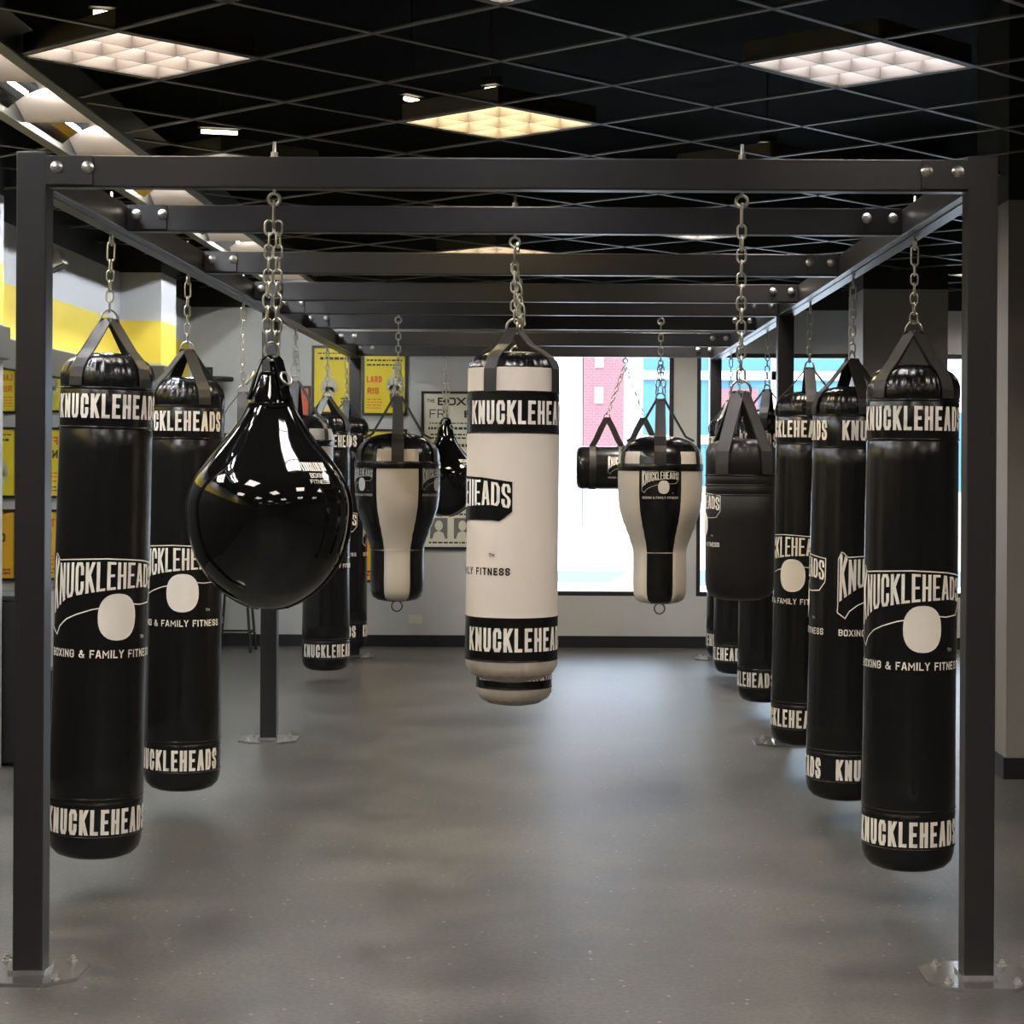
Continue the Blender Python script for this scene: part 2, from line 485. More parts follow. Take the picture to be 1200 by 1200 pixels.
def emblem(mb, rfun, u0, scale, zbase, m_light, m_dark=None, off=0.0009, style='full'):
    """arched word, extruded block outline, plain head-sized patch, small line below"""
    def T(p): return (p[0]*scale, zbase + (p[1]-Z0)*scale)
    def put(quads, m, o=0.0): wrap(mb, [[T(p) for p in q] for q in quads], m, rfun, u0, off+o)
    body = [(-.238, 1.003), (-.240, .958), (-.205, .933), (-.187, .965), (-.150, .993), (-.105, 1.012), (-.050, 1.030), (-.020, 1.036)]
    tail = [(.090, 1.052), (.140, 1.047), (.205, 1.052), (.236, 1.090)]
    if m_dark is not None:         # dark block behind pale letters
        top = lambda t: (-.239+.478*t, L_TOP(t)+.010)
        bot = lambda t: (-.239+.478*t, L_BOT(t)-lin([(0,.045),(.06,.095),(.2,.065),(.5,.05),(.9,.055),(1,.012)])(t))
        put(grid_fill(top, bot, 40), m_dark)
    # arched letters
    q = []
    for qd in [[(p[0]/.47, p[1]/.13) for p in g] for g in text_quads('KNUCKLEHEADS', .47, .13, bold=.092, gap=.05)]:
        sub = []
        q0 = [(p[0], p[1]) for p in qd]
        lng = max(abs(q0[0][1]-q0[1][1]), abs(q0[2][1]-q0[3][1]))
        k = 3 if lng > .2 else 1
        for i in range(k):
            a, b = i/k, (i+1)/k
            l = lambda s, e, w: (s[0]+(e[0]-s[0])*w, s[1]+(e[1]-s[1])*w)
            q.append([l(q0[0], q0[1], a), l(q0[0], q0[1], b), l(q0[3], q0[2], b), l(q0[3], q0[2], a)])
    warped = []
    for qd in q:
        warped.append([(LW*p[0], L_BOT(p[0]+.5) + (L_TOP(p[0]+.5)-L_BOT(p[0]+.5))*p[1]) for p in qd])
    put(warped, m_light, .0006)
    if m_dark is None:
        # thin outline of the block
        topl = [(-.239, 1.003), (-.239, 1.195)] + [(-.239+.478*t, L_TOP(t)+.011) for t in (.03,.05,.07,.09,.2,.35,.5,.65,.8,.92,1)] + [(.238, 1.10)]
        for pl in (topl, body, tail + [(.238, 1.10)]):
            put(stroke_quads(pl, .0042, ext=False, maxl=.03), m_light)
        # plain rounded patch where the print is solid
        rings = []
        K = 28
        for i in range(K):
            a, b = 2*pi*i/K, 2*pi*(i+1)/K
            sq = lambda a: (abs(cos(a))**.85*(1 if cos(a) > 0 else -1), abs(sin(a))**.85*(1 if sin(a) > 0 else -1))
            (ca, sa), (cb, sb) = sq(a), sq(b)
            c0 = (.045, 1.004)
            for r0, r1 in ((0.0, .5), (.5, 1)):
                rings.append([(c0[0]+.072*ca*r0, c0[1]+.085*sa*r0), (c0[0]+.072*ca*r1, c0[1]+.085*sa*r1),
                              (c0[0]+.072*cb*r1, c0[1]+.085*sb*r1), (c0[0]+.072*cb*r0, c0[1]+.085*sb*r0)])
        put(rings, m_light, .0012)
        dk = []
        put([[(p[0]+.163, p[1]+.922) for p in qd] for qd in text_quads('TM', .022, .013, bold=.16, gap=.15)], m_light)
        put([[(p[0], p[1]+Z0-.014) for p in qd] for qd in text_quads('BOXING & FAMILY FITNESS', LW, .029, bold=.165, gap=.16)], m_light)
    else:
        put([[(p[0]+.163, p[1]+.922) for p in qd] for qd in text_quads('TM', .022, .013, bold=.14, gap=.15)], m_dark)
        put([[(p[0], p[1]+Z0-.014) for p in qd] for qd in text_quads('BOXING & FAMILY FITNESS', LW, .027, bold=.17, gap=.22)], m_dark)

def band_text(mb, rfun, u0, z, h, m, width=LW):
    for k in range(2):
        wrap(mb, [[(p[0], p[1]+z) for p in q] for q in text_quads('KNUCKLEHEADS', width, h, bold=.145, gap=.095)], m, rfun, u0+k*pi)

# ------------------------------------------------------------------ hardware
def link_pts(ln, w, n=10):
    """stadium centre line in the local XZ plane, centred"""
    r = w/2; s = ln/2 - r
    p = []
    for i in range(n+1):
        a = pi*i/n
        p.append((r*cos(a), s + r*sin(a)))
    for i in range(n+1):
        a = pi + pi*i/n
        p.append((r*cos(a), -s + r*sin(a)))
    return p

def add_chain(mb, a, b, wire=0.0038, ln=0.048, w=0.026, long_first=True, phase=0.0, m=0):
    """alternating welded links from a (top) to b (bottom)"""
    a, b = Vector(a), Vector(b)
    d = b - a
    L = d.length; d.normalize()
    ref = Vector((1, 0, 0)) if abs(d.x) < .9 else Vector((0, 1, 0))
    e1 = (ref - d*ref.dot(d)).normalized(); e2 = d.cross(e1)
    pitch = ln - 2*wire*1.25
    pos = 0.0
    items = []
    if long_first and L > .2:
        items.append((0.0, .075)); pos = .075 - 2*wire*1.25
    rest = L - pos
    n = max(1, int(round(rest/pitch)))
    p2 = rest/n
    for i in range(n): items.append((pos + i*p2, p2 + 2*wire*1.25))
    for i, (s, l) in enumerate(items):
        c = a + d*(s + l/2 - wire*1.2)
        ang = phase + (i % 2)*pi/2 + .12*sin(i*2.3)
        ax = e1*cos(ang) + e2*sin(ang)
        pts = [c + ax*x - d*z for x, z in link_pts(l-2*wire*.4, w)]
        mb.tube(pts, wire, 6, m, closed=True)

def ring_pts(cx, cz, rx, rz, n=20, ang=0.0, cy=0.0):
    return [(cx + rx*cos(2*pi*i/n)*cos(ang), cy + rx*cos(2*pi*i/n)*sin(ang), cz + rz*sin(2*pi*i/n)) for i in range(n)]

def d_ring_pts(w, h, z, n=12, ang=0.0):
    """flat bottom bar, arched top; z is the bottom"""
    p = [(-w/2, z), (w/2, z)]
    for i in range(n+1):
        a = pi*i/n
        p.append((w/2*cos(a), z + h*.35 + h*.65*sin(a)))
    return [(x*cos(ang), x*sin(ang), zz) for x, zz in p]

def strap_mesh(path, width, th=.005, ang=0.0, m=0, wfun=None):
    """flat webbing following (r,z) points in the plane at angle ang (0 = towards -Y)"""
    mb = MB()
    rad = Vector((sin(ang), -cos(ang), 0)); tan = Vector((cos(ang), sin(ang), 0)); up = Vector((0, 0, 1))
    n = len(path)
    v = []
    for i, (r, z) in enumerate(path):
        a = path[max(i-1, 0)]; b = path[min(i+1, n-1)]
        d = Vector((b[0]-a[0], b[1]-a[1])).normalized()
        nr = Vector((-d.y, d.x))           # outward normal in (r,z)
        if nr.x < 0 and abs(nr.x) > .2: nr = -nr
        if nr.y < 0 and abs(nr.x) <= .2: nr = -nr
        c = rad*r + up*z
        no = rad*nr.x + up*nr.y
        w = width if wfun is None else wfun(i/(n-1))
        for sx, sn in ((-1, 0), (1, 0), (1, 1), (-1, 1)):
            v.append(c + tan*sx*w/2 + no*sn*th)
    f = [(0, 1, 2, 3)]
    for i in range(n-1):
        for k in range(4):
            l = (k+1) % 4
            f.append((i*4+k, i*4+l, (i+1)*4+l, (i+1)*4+k))
    f.append(tuple((n-1)*4+k for k in (3, 2, 1, 0)))
    mb.add(v, f, m)
    mb.recalc = True
    return mb

# ------------------------------------------------------------------ room shell
XL, XR, YB, YF, ZT = -3.16, 5.2, 17.0, -4.5, 4.0
mb = MB(); mb.add([(XL-.2, YF, 0), (XR+.2, YF, 0), (XR+.2, YB+.25, 0), (XL-.2, YB+.25, 0),
                   (XL-.2, YF, -.1), (XR+.2, YF, -.1), (XR+.2, YB+.25, -.1), (XL-.2, YB+.25, -.1)],
                  [(0,1,2,3), (7,6,5,4), (0,4,5,1), (1,5,6,2), (2,6,7,3), (3,7,4,0)])
struct(mb.build('floor', 'floor'))

W1 = (-.08, 1.045); W2 = (1.245, 4.6); WZ = (.445, 2.555)
mb = MB()
t = .2
mb.box((XL-.2, YB, 0), (XR, YB+t, WZ[0]))
mb.box((XL-.2, YB, WZ[1]), (XR, YB+t, ZT))
mb.box((XL-.2, YB, WZ[0]), (W1[0], YB+t, WZ[1]))
mb.box((W1[1], YB, WZ[0]), (W2[0], YB+t, WZ[1]))
mb.box((W2[1], YB, WZ[0]), (XR, YB+t, WZ[1]))
struct(mb.build('wall_back', 'backwall'))

mb = MB(); mb.box((XL-.2, 9.6, 0), (XL, YB, ZT))
struct(mb.build('wall_left', 'banded'))
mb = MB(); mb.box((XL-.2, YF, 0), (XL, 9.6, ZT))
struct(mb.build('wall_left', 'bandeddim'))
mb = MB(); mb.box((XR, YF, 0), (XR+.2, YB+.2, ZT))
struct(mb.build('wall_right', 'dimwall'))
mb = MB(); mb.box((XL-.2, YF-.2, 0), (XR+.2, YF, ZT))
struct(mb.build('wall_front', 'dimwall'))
# pilasters on the left wall, pillars on the right
mb = MB(); mb.box((XL, 14.3, 0), (-2.86, 14.86, ZT)); struct(mb.build('wall_left_pilaster', 'banded'))
mb = MB(); mb.box((XL, 9.6, 0), (-2.86, 10.2, ZT)); struct(mb.build('wall_left_pilaster', 'banded'))
mb = MB(); mb.box((2.385, 15.13, 0), (3.04, 15.87, ZT)); struct(mb.build('wall_right_pillar', 'pillar'))
mb = MB(); mb.box((2.315, 10.0, 0), (3.3, 10.75, ZT)); struct(mb.build('wall_right_pillar', 'sidepillar'))

# baseboards
mb = MB(); mb.box((XL, YB-.015, 0), (XR, YB, .10)); struct(mb.build('baseboard_back', 'base'))
mb = MB(); mb.box((XL, 10.2, 0), (XL+.015, 14.3, .10)); mb.box((XL, 14.86, 0), (XL+.015, YB-.015, .10)); struct(mb.build('baseboard_left', 'base'))
mb = MB()
mb.box((2.30, 9.985, 0), (3.3, 10.0, .108)); mb.box((2.30, 10.0, 0), (2.315, 10.75, .108)); struct(mb.build('baseboard_right', 'base'))
mb = MB(); mb.box((2.37, 15.115, 0), (3.04, 15.13, .10)); mb.box((2.37, 15.13, 0), (2.385, 15.87, .10)); struct(mb.build('baseboard_right', 'base'))

# dark olive trim above the mirrors, wrapping the pilasters
mb = MB()
mb.box((XL, 10.23, 2.12), (XL+.05, 14.27, 2.29), 0, .006)
mb.box((XL, 9.57, 2.12), (-2.83, 10.23, 2.29), 0, .006)
mb.box((XL, 14.27, 2.12), (-2.83, 14.89, 2.29), 0, .006)
struct(mb.build('trim_1', 'olive'))

# window frames and panes
def window(name, x0, x1, nm):
    f = MB(); w = .038
    f.box((x0, YB+.03, WZ[0]), (x1, YB+.13, WZ[0]+w), 0, .004)
    f.box((x0, YB+.03, WZ[1]-w), (x1, YB+.13, WZ[1]), 0, .004)
    xs = [x0, x1-w] + nm
    for x in xs: f.box((x, YB+.03, WZ[0]+w), (x+w, YB+.13, WZ[1]-w), 0, .004)
    o = struct(f.build(name, 'winframe'))
    g = MB(); g.box((x0+w*.5, YB+.075, WZ[0]+w*.5), (x1-w*.5, YB+.081, WZ[1]-w*.5))
    g.build('pane', 'glass', o)
window('window_1', W1[0], W1[1], [])
window('window_2', W2[0], W2[1], [])

# ------------------------------------------------------------------ open black ceiling: deck + tee-bar grid
ZC = 3.10
TILE = 0.634
GA = radians(-43.2)
G0 = Vector((-.246, 8.69))                    # centre of one lit cell
gu = Vector((cos(GA), sin(GA))); gv = Vector((-sin(GA), cos(GA)))
STRIP = (-2.40, -2.01, 5.0, 16.4)
def cell(i, j): return G0 + gu*TILE*i + gv*TILE*j

mb = MB()
mb.box((XL, YF, ZT), (XR, YB, ZT+.1), 0)
def clip_line(p, d):
    t0, t1 = -1e9, 1e9
    for k, lo, hi in ((0, XL+.01, XR-.01), (1, YF+.01, YB-.01)):
        if abs(d[k]) < 1e-9: continue
        a, b = (lo-p[k])/d[k], (hi-p[k])/d[k]
        t0 = max(t0, min(a, b)); t1 = min(t1, max(a, b))
    return (t0, t1) if t1-t0 > .05 else None
for d, n in ((gu, gv), (gv, gu)):
    for k in range(-30, 31):
      if True:
        p = G0 + n*TILE*(k+.5)
        c = clip_line(p, d)
        if not c: continue
        ts = sorted(((x - p.x)/d.x for x in (STRIP[0]-.047, STRIP[1]+.047)))
        ys = [p.y + d.y*q for q in ts]
        segs = [(c[0], min(ts[0], c[1])), (max(ts[1], c[0]), c[1])] if any(STRIP[2]-.1 < q < STRIP[3]+.1 for q in ys) else [c]
      for c in [g for g in segs if g[1]-g[0] > .02]:
        a, b = p + d*c[0], p + d*c[1]
        nn = Vector((-d.y, d.x))
        for hw, z0, z1 in ((.012, ZC, ZC+.003), (.002, ZC+.003, ZC+.010)):
            q = [a-nn*hw, b-nn*hw, b+nn*hw, a+nn*hw]
            v = [(x.x, x.y, z0) for x in q] + [(x.x, x.y, z1) for x in q]
            mb.add(v, [(0,3,2,1),(4,5,6,7),(0,1,5,4),(1,2,6,5),(2,3,7,6),(3,0,4,7)], 1)
struct(mb.build('ceiling', ['blackplenum', 'tbar']))

# ------------------------------------------------------------------ ceiling lights (louvred troffers)
EM = {}
def troffer(i, j, col, e, label, dim=False):
    c = cell(i, j)
    key = (col, e)
    if key not in EM: EM[key] = emat('lamp_plane', col, e)
    th = thing('ceiling_light', (c.x, c.y, ZC), label, 'ceiling light', 'square ceiling lights', (0, 0, GA))
    h = TILE/2 - .018
    f = MB()
    for s in (-1, 1):
        f.box((-h, s*h-.008, .0), (h, s*h+.008, .08)); f.box((s*h-.008, -h, .0), (s*h+.008, h, .08))
    f.box((-h, -h, .075), (h, h, .085))
    f.build('housing', 'rim', th)
    lv = MB()
    n = 3
    for k in range(n+1):
        x = -h+.008 + (2*h-.016)*k/n
        lv.prism([(x-.002, .004), (x+.002, .004), (x+.007, .050), (x-.007, .050)], -h+.008, h-.008, 0, 'y')
        lv.prism([(x-.002, .004), (x+.002, .004), (x+.007, .050), (x-.007, .050)], -h+.008, h-.008, 0, 'x')
    lv.recalc = True
    lv.build('louver', 'louver', th)
    d = MB(); d.box((-h+.008, -h+.008, .056), (h-.008, h-.008, .066))
    d.build('lamp_plane', EM[key], th)
    return th
WARM = (1.0, .80, .52); PINK = (1.0, .90, .80); COOL = (1.0, .95, .95)
troffer(0, 0, (1.0, .80, .45), TROFFER_E*1.5, 'warm glowing square ceiling light in the middle, above the front crossbeam')
troffer(3, 0, COOL, TROFFER_E*.85, 'cool white square ceiling light above the right end of the front crossbeam')
troffer(0, -3, (1.0, .86, .74), TROFFER_E*.9, 'pinkish square ceiling light beside the long louvered strip light')
troffer(3, -3, COOL, TROFFER_E*1.3, 'square ceiling light cut off by the top edge of the picture')
troffer(-6, 6, WARM, TROFFER_E*1.3, 'warm square ceiling light seen between the crossbeams above the white bags')
troffer(-3, 0, PINK, TROFFER_E*.5, 'pale square ceiling light half hidden behind the left end of the front crossbeam')
troffer(-3, 6, COOL, TROFFER_E*1.5, 'cool square ceiling light glimpsed under the second crossbeam, above the right row')
ADDED_LAMPS = [(0, 3), (-6, 9), (0, 9), (-3, 12), (-3, -3), (0, -6), (3, 6), (3, -9), (3, -6), (6, 0), (6, -3), (6, -6), (6, -9),
         (9, -12), (9, -9), (9, -6), (9, -3), (9, 0), (12, -15), (12, -12), (12, -9), (12, -6), (15, -9)]  # added lights, mostly out of sight, to lift the room's brightness
for i, j in ADDED_LAMPS:
    c = cell(i, j)
    troffer(i, j, PINK, TROFFER_E*(2.4 if (i < -5 or j > 8) else 1.25), 'extra square ceiling light in the black grid, added to brighten the room, hidden by the rack beams or outside the picture')

# long louvered strip light on the left
sx0, sx1, sy0, sy1 = STRIP
th = thing('strip_light', ((sx0+sx1)/2, (sy0+sy1)/2, ZC), 'long recessed strip light with beige dividers and mirrored reflectors at upper left', 'ceiling light')
cx, cy = (sx0+sx1)/2, (sy0+sy1)/2
hw, hl = (sx1-sx0)/2, (sy1-sy0)/2
f = MB()
for s in (-1, 1):
    f.box((s*hw-.03, -hl, -.01), (s*hw+.03, hl, .13), 0, .004)
    f.box((-hw, s*hl-.02, -.01), (hw, s*hl+.02, .13))
f.build('housing', 'rim', th)
f = MB(); f.box((-hw+.03, -hl+.02, .12), (hw-.03, hl-.02, .135)); f.build('tray', 'beige', th)
nsec = 12
EM_TUBE = emat('fluorescent_tube', (.90, .95, 1.0), 260.0)
for k in range(nsec):
    y0 = -hl + .02 + (2*hl-.04)*k/nsec; y1 = -hl + .02 + (2*hl-.04)*(k+1)/nsec
    ym = y0 + (y1-y0)*.66
    r = MB()                                   # curved mirrored reflector
    n = 10
    v = []
    for i in range(n+1):
        a = -1 + 2*i/n
        for y in (y0, ym): v.append((a*(hw-.035), y, .02 + .085*(1-abs(a)**1.6)))
    r.add(v, [(2*i, 2*i+1, 2*i+3, 2*i+2) for i in range(n)], 0, True)
    r.build('reflector', 'alu', th)
    for sx in (-.07, .07):
        r = MB(); r.tube([(sx, y0+.01, .075), (sx, ym-.01, .075)], .006, 8); r.build('tube', EM_TUBE, th)
    r = MB()
    r.prism([(ym, .112), (ym+.02, .104), (y1-.05, .020), (y1-.02, .012), (y1, .012), (y1, .116)], -hw+.032, hw-.032, 0, 'x')
    r.recalc = True
    r.build('divider', 'beige', th)

# small lamps glimpsed above the open grid
def ray(px, py, Z):
    Y = F*(Z-EYE)/(VY-py)
    return ((px-VX)*Y/F, Y, Z)
bulb = emat('bare_lamp', (1.0, .85, .55), 9.0)
for (px, py, Z, ln, an, lb) in ((117, 18, 3.45, .07, .3, 'small lit lamp above the ceiling grid in the upper left corner'),
                            (255, 157, 3.45, .20, .25, 'small lit tube lamp above the grid right of the strip light'),
                            (480, 118, 3.45, .10, .9, 'small lit lamp above the grid left of the middle square light'),
                            (573, 105, 3.45, .06, -.5, 'small lit lamp above the grid behind the middle square light'),
                            (897, 170, 3.45, .07, .2, 'small lit lamp above the grid near the black short bag chain')):
    x, y, z = ray(px, py, Z)
    t_ = thing('plenum_lamp', (x, y, z), lb, 'lamp', 'small lamps above the ceiling grid', (0, 0, an))
    b_ = MB(); b_.tube([(-ln/2, 0, 0), (-ln/4, 0, 0), (ln/4, 0, 0), (ln/2, 0, 0)], .011, 8); b_.build('tube', bulb, t_)
    b_ = MB(); b_.box((-ln/2-.02, -.03, .02), (ln/2+.02, .03, .06), 0, .005); b_.tube([(0, 0, .05), (0, 0, ZT-Z)], .006, 6); b_.build('holder', 'black', t_)

# ------------------------------------------------------------------ the rack
PX = (-1.6185, 1.3265); PW = .0465            # post centres, half width
BT, BB = 2.542, 2.444
YBEAM = [6.07, 7.23, 8.83, 10.31, 11.24, 12.45, 14.2, 15.65]
YPOST = [6.07, 11.2, 16.0]
rack = thing('bag_rack', (-.146, 6.07, 0), 'charcoal steel bag rack with six posts and crossbeams holding all the punching bags', 'bag rack')
RO = Vector((-.146, 6.07, 0))
def RP(p): return (p[0]-RO.x, p[1]-RO.y, p[2]-RO.z)

bp_m = MB()
c = .33/2; k = .075
bp_m.prism([(-c+k, -c), (c-k, -c), (c, -c+k), (c, c-k), (c-k, c), (-c+k, c), (-c, c-k), (-c, -c+k)], 0, .012)
w = PW + .010                                   # weld bead
bp_m.prism([(-w, -w), (w, -w), (w, w), (-w, w)], .012, .022)
an_m = MB()
an_m.lathe([(.016, .012), (.016, .015), (.010, .0152), (.010, .025), (.0055, .0255), (.0055, .031), (0, .0315)], 8, 0, smooth=False)
for xi, X in enumerate(PX):
    for yi, Y in enumerate(YPOST):
        p = MB(); top = 2.556
        p.box((-PW, -PW, .010), (PW, PW, top), 0, .006)
        po = p.build('post', 'steel', rack, RP((X, Y+PW, 0)))
        b_ = MB(); b_.v, b_.f, b_.m, b_.s = bp_m.v, bp_m.f, bp_m.m, bp_m.s
        b_.build('base_plate', 'plate', po)
        for sx in (-1, 1):
            for sy in (-1, 1):
                a_ = MB(); a_.v, a_.f, a_.m, a_.s = an_m.v, an_m.f, an_m.m, an_m.s
                a_.build('anchor_bolt', 'bolt', po, (sx*.105, sy*.105, 0))
for X in PX:
    y0, y1 = 6.07+2*PW, 16.0
    s_ = MB()
    s_.box((-PW+.006, 0, BB+.006), (PW-.006, y1-y0, BT), 0, .004)
    s_.box((-PW, 0, BB), (PW, y1-y0, BB+.012), 0, .002)       # bottom flange
    s_.box((-.012, 0, BB-.004), (.012, y1-y0, BB+.002), 0)      # seam down the middle of the flange
    s_.build('side_beam', 'steel', rack, RP((X, y0, 0)))

bolt_m = MB()
bolt_m.lathe([(.019, 0), (.019, .003), (.0155, .004), (.0150, .010), (.010, .0145), (0, .016)], 14, 0)
eye_m = MB()                                    # origin at the underside of a beam
eye_m.tube([(0, 0, -.012), (0, 0, BT-BB+.05)], .0055, 8)
eye_m.tube(ring_pts(0, -.030, .018, .018, 18), .0055, 8, 0, True)
eye_m.lathe([(.016, BT-BB), (.016, BT-BB+.004), (.012, BT-BB+.0045), (.012, BT-BB+.018)], 6, 0, smooth=False)
def eye(parent, loc, ang=0):
    e_ = MB(); e_.v, e_.f, e_.m, e_.s = eye_m.v, eye_m.f, eye_m.m, eye_m.s
    return e_.build('eye_bolt', 'zinc', parent, loc, (0, 0, ang))

xa, xb = PX[0]+PW, PX[1]-PW
BD = .062                                       # depth of a crossbeam
CENTRE_EYES = {0: [-.871, .583], 1: [-.145], 2: [-.165], 4: [-.892, .616], 7: [-.857, .575]}
beams = []
for i, Y in enumerate(YBEAM):
    b_ = MB()
    b_.box((xa, 0, BB), (xb, BD, BT), 0, .005)
    bo = b_.build('crossbeam', 'steel', rack, RP((0, Y, 0)))
    beams.append(bo)
    for s, x0 in ((1, xa), (-1, xb)):
        b_ = MB()
        b_.box((min(x0, x0+s*.145), -.008, BB+.006), (max(x0, x0+s*.145), 0, BT-.001), 0, .002)
        b_.build('bracket', 'steel', bo)
        for off in (.034, .130):
            q_ = MB(); q_.v, q_.f, q_.m, q_.s = bolt_m.v, bolt_m.f, bolt_m.m, bolt_m.s
            q_.build('bolt', 'bolt', bo, (x0+s*off, -.008, (BB+BT)/2+.012), (radians(90), 0, 0))
    for X in CENTRE_EYES.get(i, []): eye(bo, (X, BD/2, BB))

# ------------------------------------------------------------------ bags
def straps_for(root, path, width, angs, name='strap', th=.005):
    for a in angs: strap_mesh(path, width, th, a).build(name, 'strap', root)

def hang(root, x, y, ztop, zbot, rot=0.0, tilt=0.0):
    """put a bag whose own height to the chain top is ztop-zbot under the point (x,y,ztop)"""
    R = Matrix.Rotation(tilt, 4, 'Y') @ Matrix.Rotation(rot, 4, 'Z')
    off = R @ Vector((0, 0, ztop-zbot))
    root.location = Vector((x, y, ztop)) - off
    root.rotation_euler = R.to_euler()

RB = .170
def pleat(r, z, t, z0, z1, amp, n=30):
    k = max(0, min(1, (z-z0)/(z1-z0)))
    w = sin(pi*k)*amp
    return r + w*(sin(n*t)+.6*sin(n*1.7*t+1.3)), z + w*.6*sin(n*t+.5)

ZR = BB - .046                                  # bottom of an eye-bolt ring

def long_bag_parts(root):
    """tall black bag: local z=0 at its underside; 1.862 m to the crown"""
    H = 1.862
    prof = [(0, 0), (.06, .002), (.11, .008), (.14, .020), (.160, .042), (.168, .070), (RB, .10)]
    zs = [.20, .222, .226, .230, .34, .5, .7, .9, 1.1, 1.3, 1.5, 1.575, 1.580, 1.585, 1.65, 1.72, 1.725, 1.730, 1.76]
    seam = {.226: -.003, 1.580: -.003, 1.725: -.003}
    prof += [(RB + seam.get(z, 0) + .0015*sin(z*7), z) for z in zs]
    prof += [(.166, 1.785), (.158, 1.808), (.142, 1.830), (.118, 1.846), (.085, 1.856), (.04, 1.861), (0, H)]
    b = MB()
    b.lathe(prof, 96, 0, rf=lambda r, z, t: pleat(r, z, t, 1.73, 1.85, .0035) if z > 1.73 else (r, z))
    rf = lambda z: RB + .0018
    band_text(b, rf, 0, 1.617, .088, 1)
    band_text(b, rf, 0, .108, .092, 1)
    for k in range(2): emblem(b, rf, k*pi, 1.0, Z0-.106, 1)
    # raised seam welts
    for z in (.236, .098, 1.585, 1.728):
        b.lathe([(RB+.0005, z-.003), (RB+.0032, z), (RB+.0005, z+.003)], 64, 0)
    b.build('body', ['vinyl', 'print'], root)
    path = [(.010, 1.985), (.018, 1.978), (.060, 1.925), (.105, 1.868), (.142, 1.832), (.163, 1.800), (.172, 1.765), (.1725, 1.735)]
    straps_for(root, path, .056, [radians(a) for a in (-45, 45, 135, 225)])
    r = MB(); r.tube(d_ring_pts(.060, .052, 1.970), .0045, 8, 0, True); r.build('d_ring', 'zinc', root)
RING_TOP = 1.970 + .052

def chain_part(root, zring, ztop, rot, tilt_local=True, **kw):
    c_ = MB(); add_chain(c_, (0, 0, ztop), (0, 0, zring), phase=rot, **kw); return c_.build('chain', 'zinc', root)

def copy_parts(src, dst, skip=('chain',)):
    for ch in list(src.children):
        if ch.name.split('.')[0] in skip: continue
        c_ = ch.copy(); COL.objects.link(c_); c_.parent = dst

proto = None
LONG = [  # side, crossbeam index, x, y offset, bottom z, text centre angle, tilt, label
 (-1.638, 7.262, .135, 18, 1.3, 'long black punching bag beside the left front post, its whole emblem visible'),
 (-1.652, 8.862, .115, -7, .4, 'long black punching bag directly behind the one beside the left front post'),
 (-1.640, 14.23, .085, 20, 0, 'long black bag just right of the big shiny teardrop bag, lettering low on it'),
 (-1.650, 15.68, .10, -44, 0, 'long black bag at the back of the left row, in front of the rear post'),
 (1.335, 7.262, .106, -10, .4, 'long black punching bag beside the right front post, its whole emblem visible'),
 (1.352, 8.862, .088, -123, .8, 'long black bag second in the right row, plain gap between its lettering'),
 (1.352, 10.34, .12, -47, .7, 'long black bag third in the right row, hanging before the middle post base'),
 (1.360, 12.48, .085, -60, .2, 'long black bag fourth in the right row, beneath the short wide-strapped black bag'),
 (1.350, 14.23, .075, -64, .2, 'long black bag fifth in the right row, a narrow strip left of the fourth'),
 (1.362, 15.05, .10, -78, .2, 'long black bag last in the right row, by the window and rear post'),
]
for (x, y, zb, rot, tilt, lb) in LONG:
    root = thing('heavy_bag', (0, 0, 0), lb, 'punching bag', 'long black heavy bags')
    if proto is None:
        long_bag_parts(root); proto = root
    else: copy_parts(proto, root)
    hang(root, x, y, ZR+.004, zb, radians(rot), radians(tilt))
    ea = atan2(y-y, 1)
    chain_part(root, RING_TOP-.006, ZR+.006-zb, radians(rot))
    eye(rack, RP((x, y, BB)), radians(90))

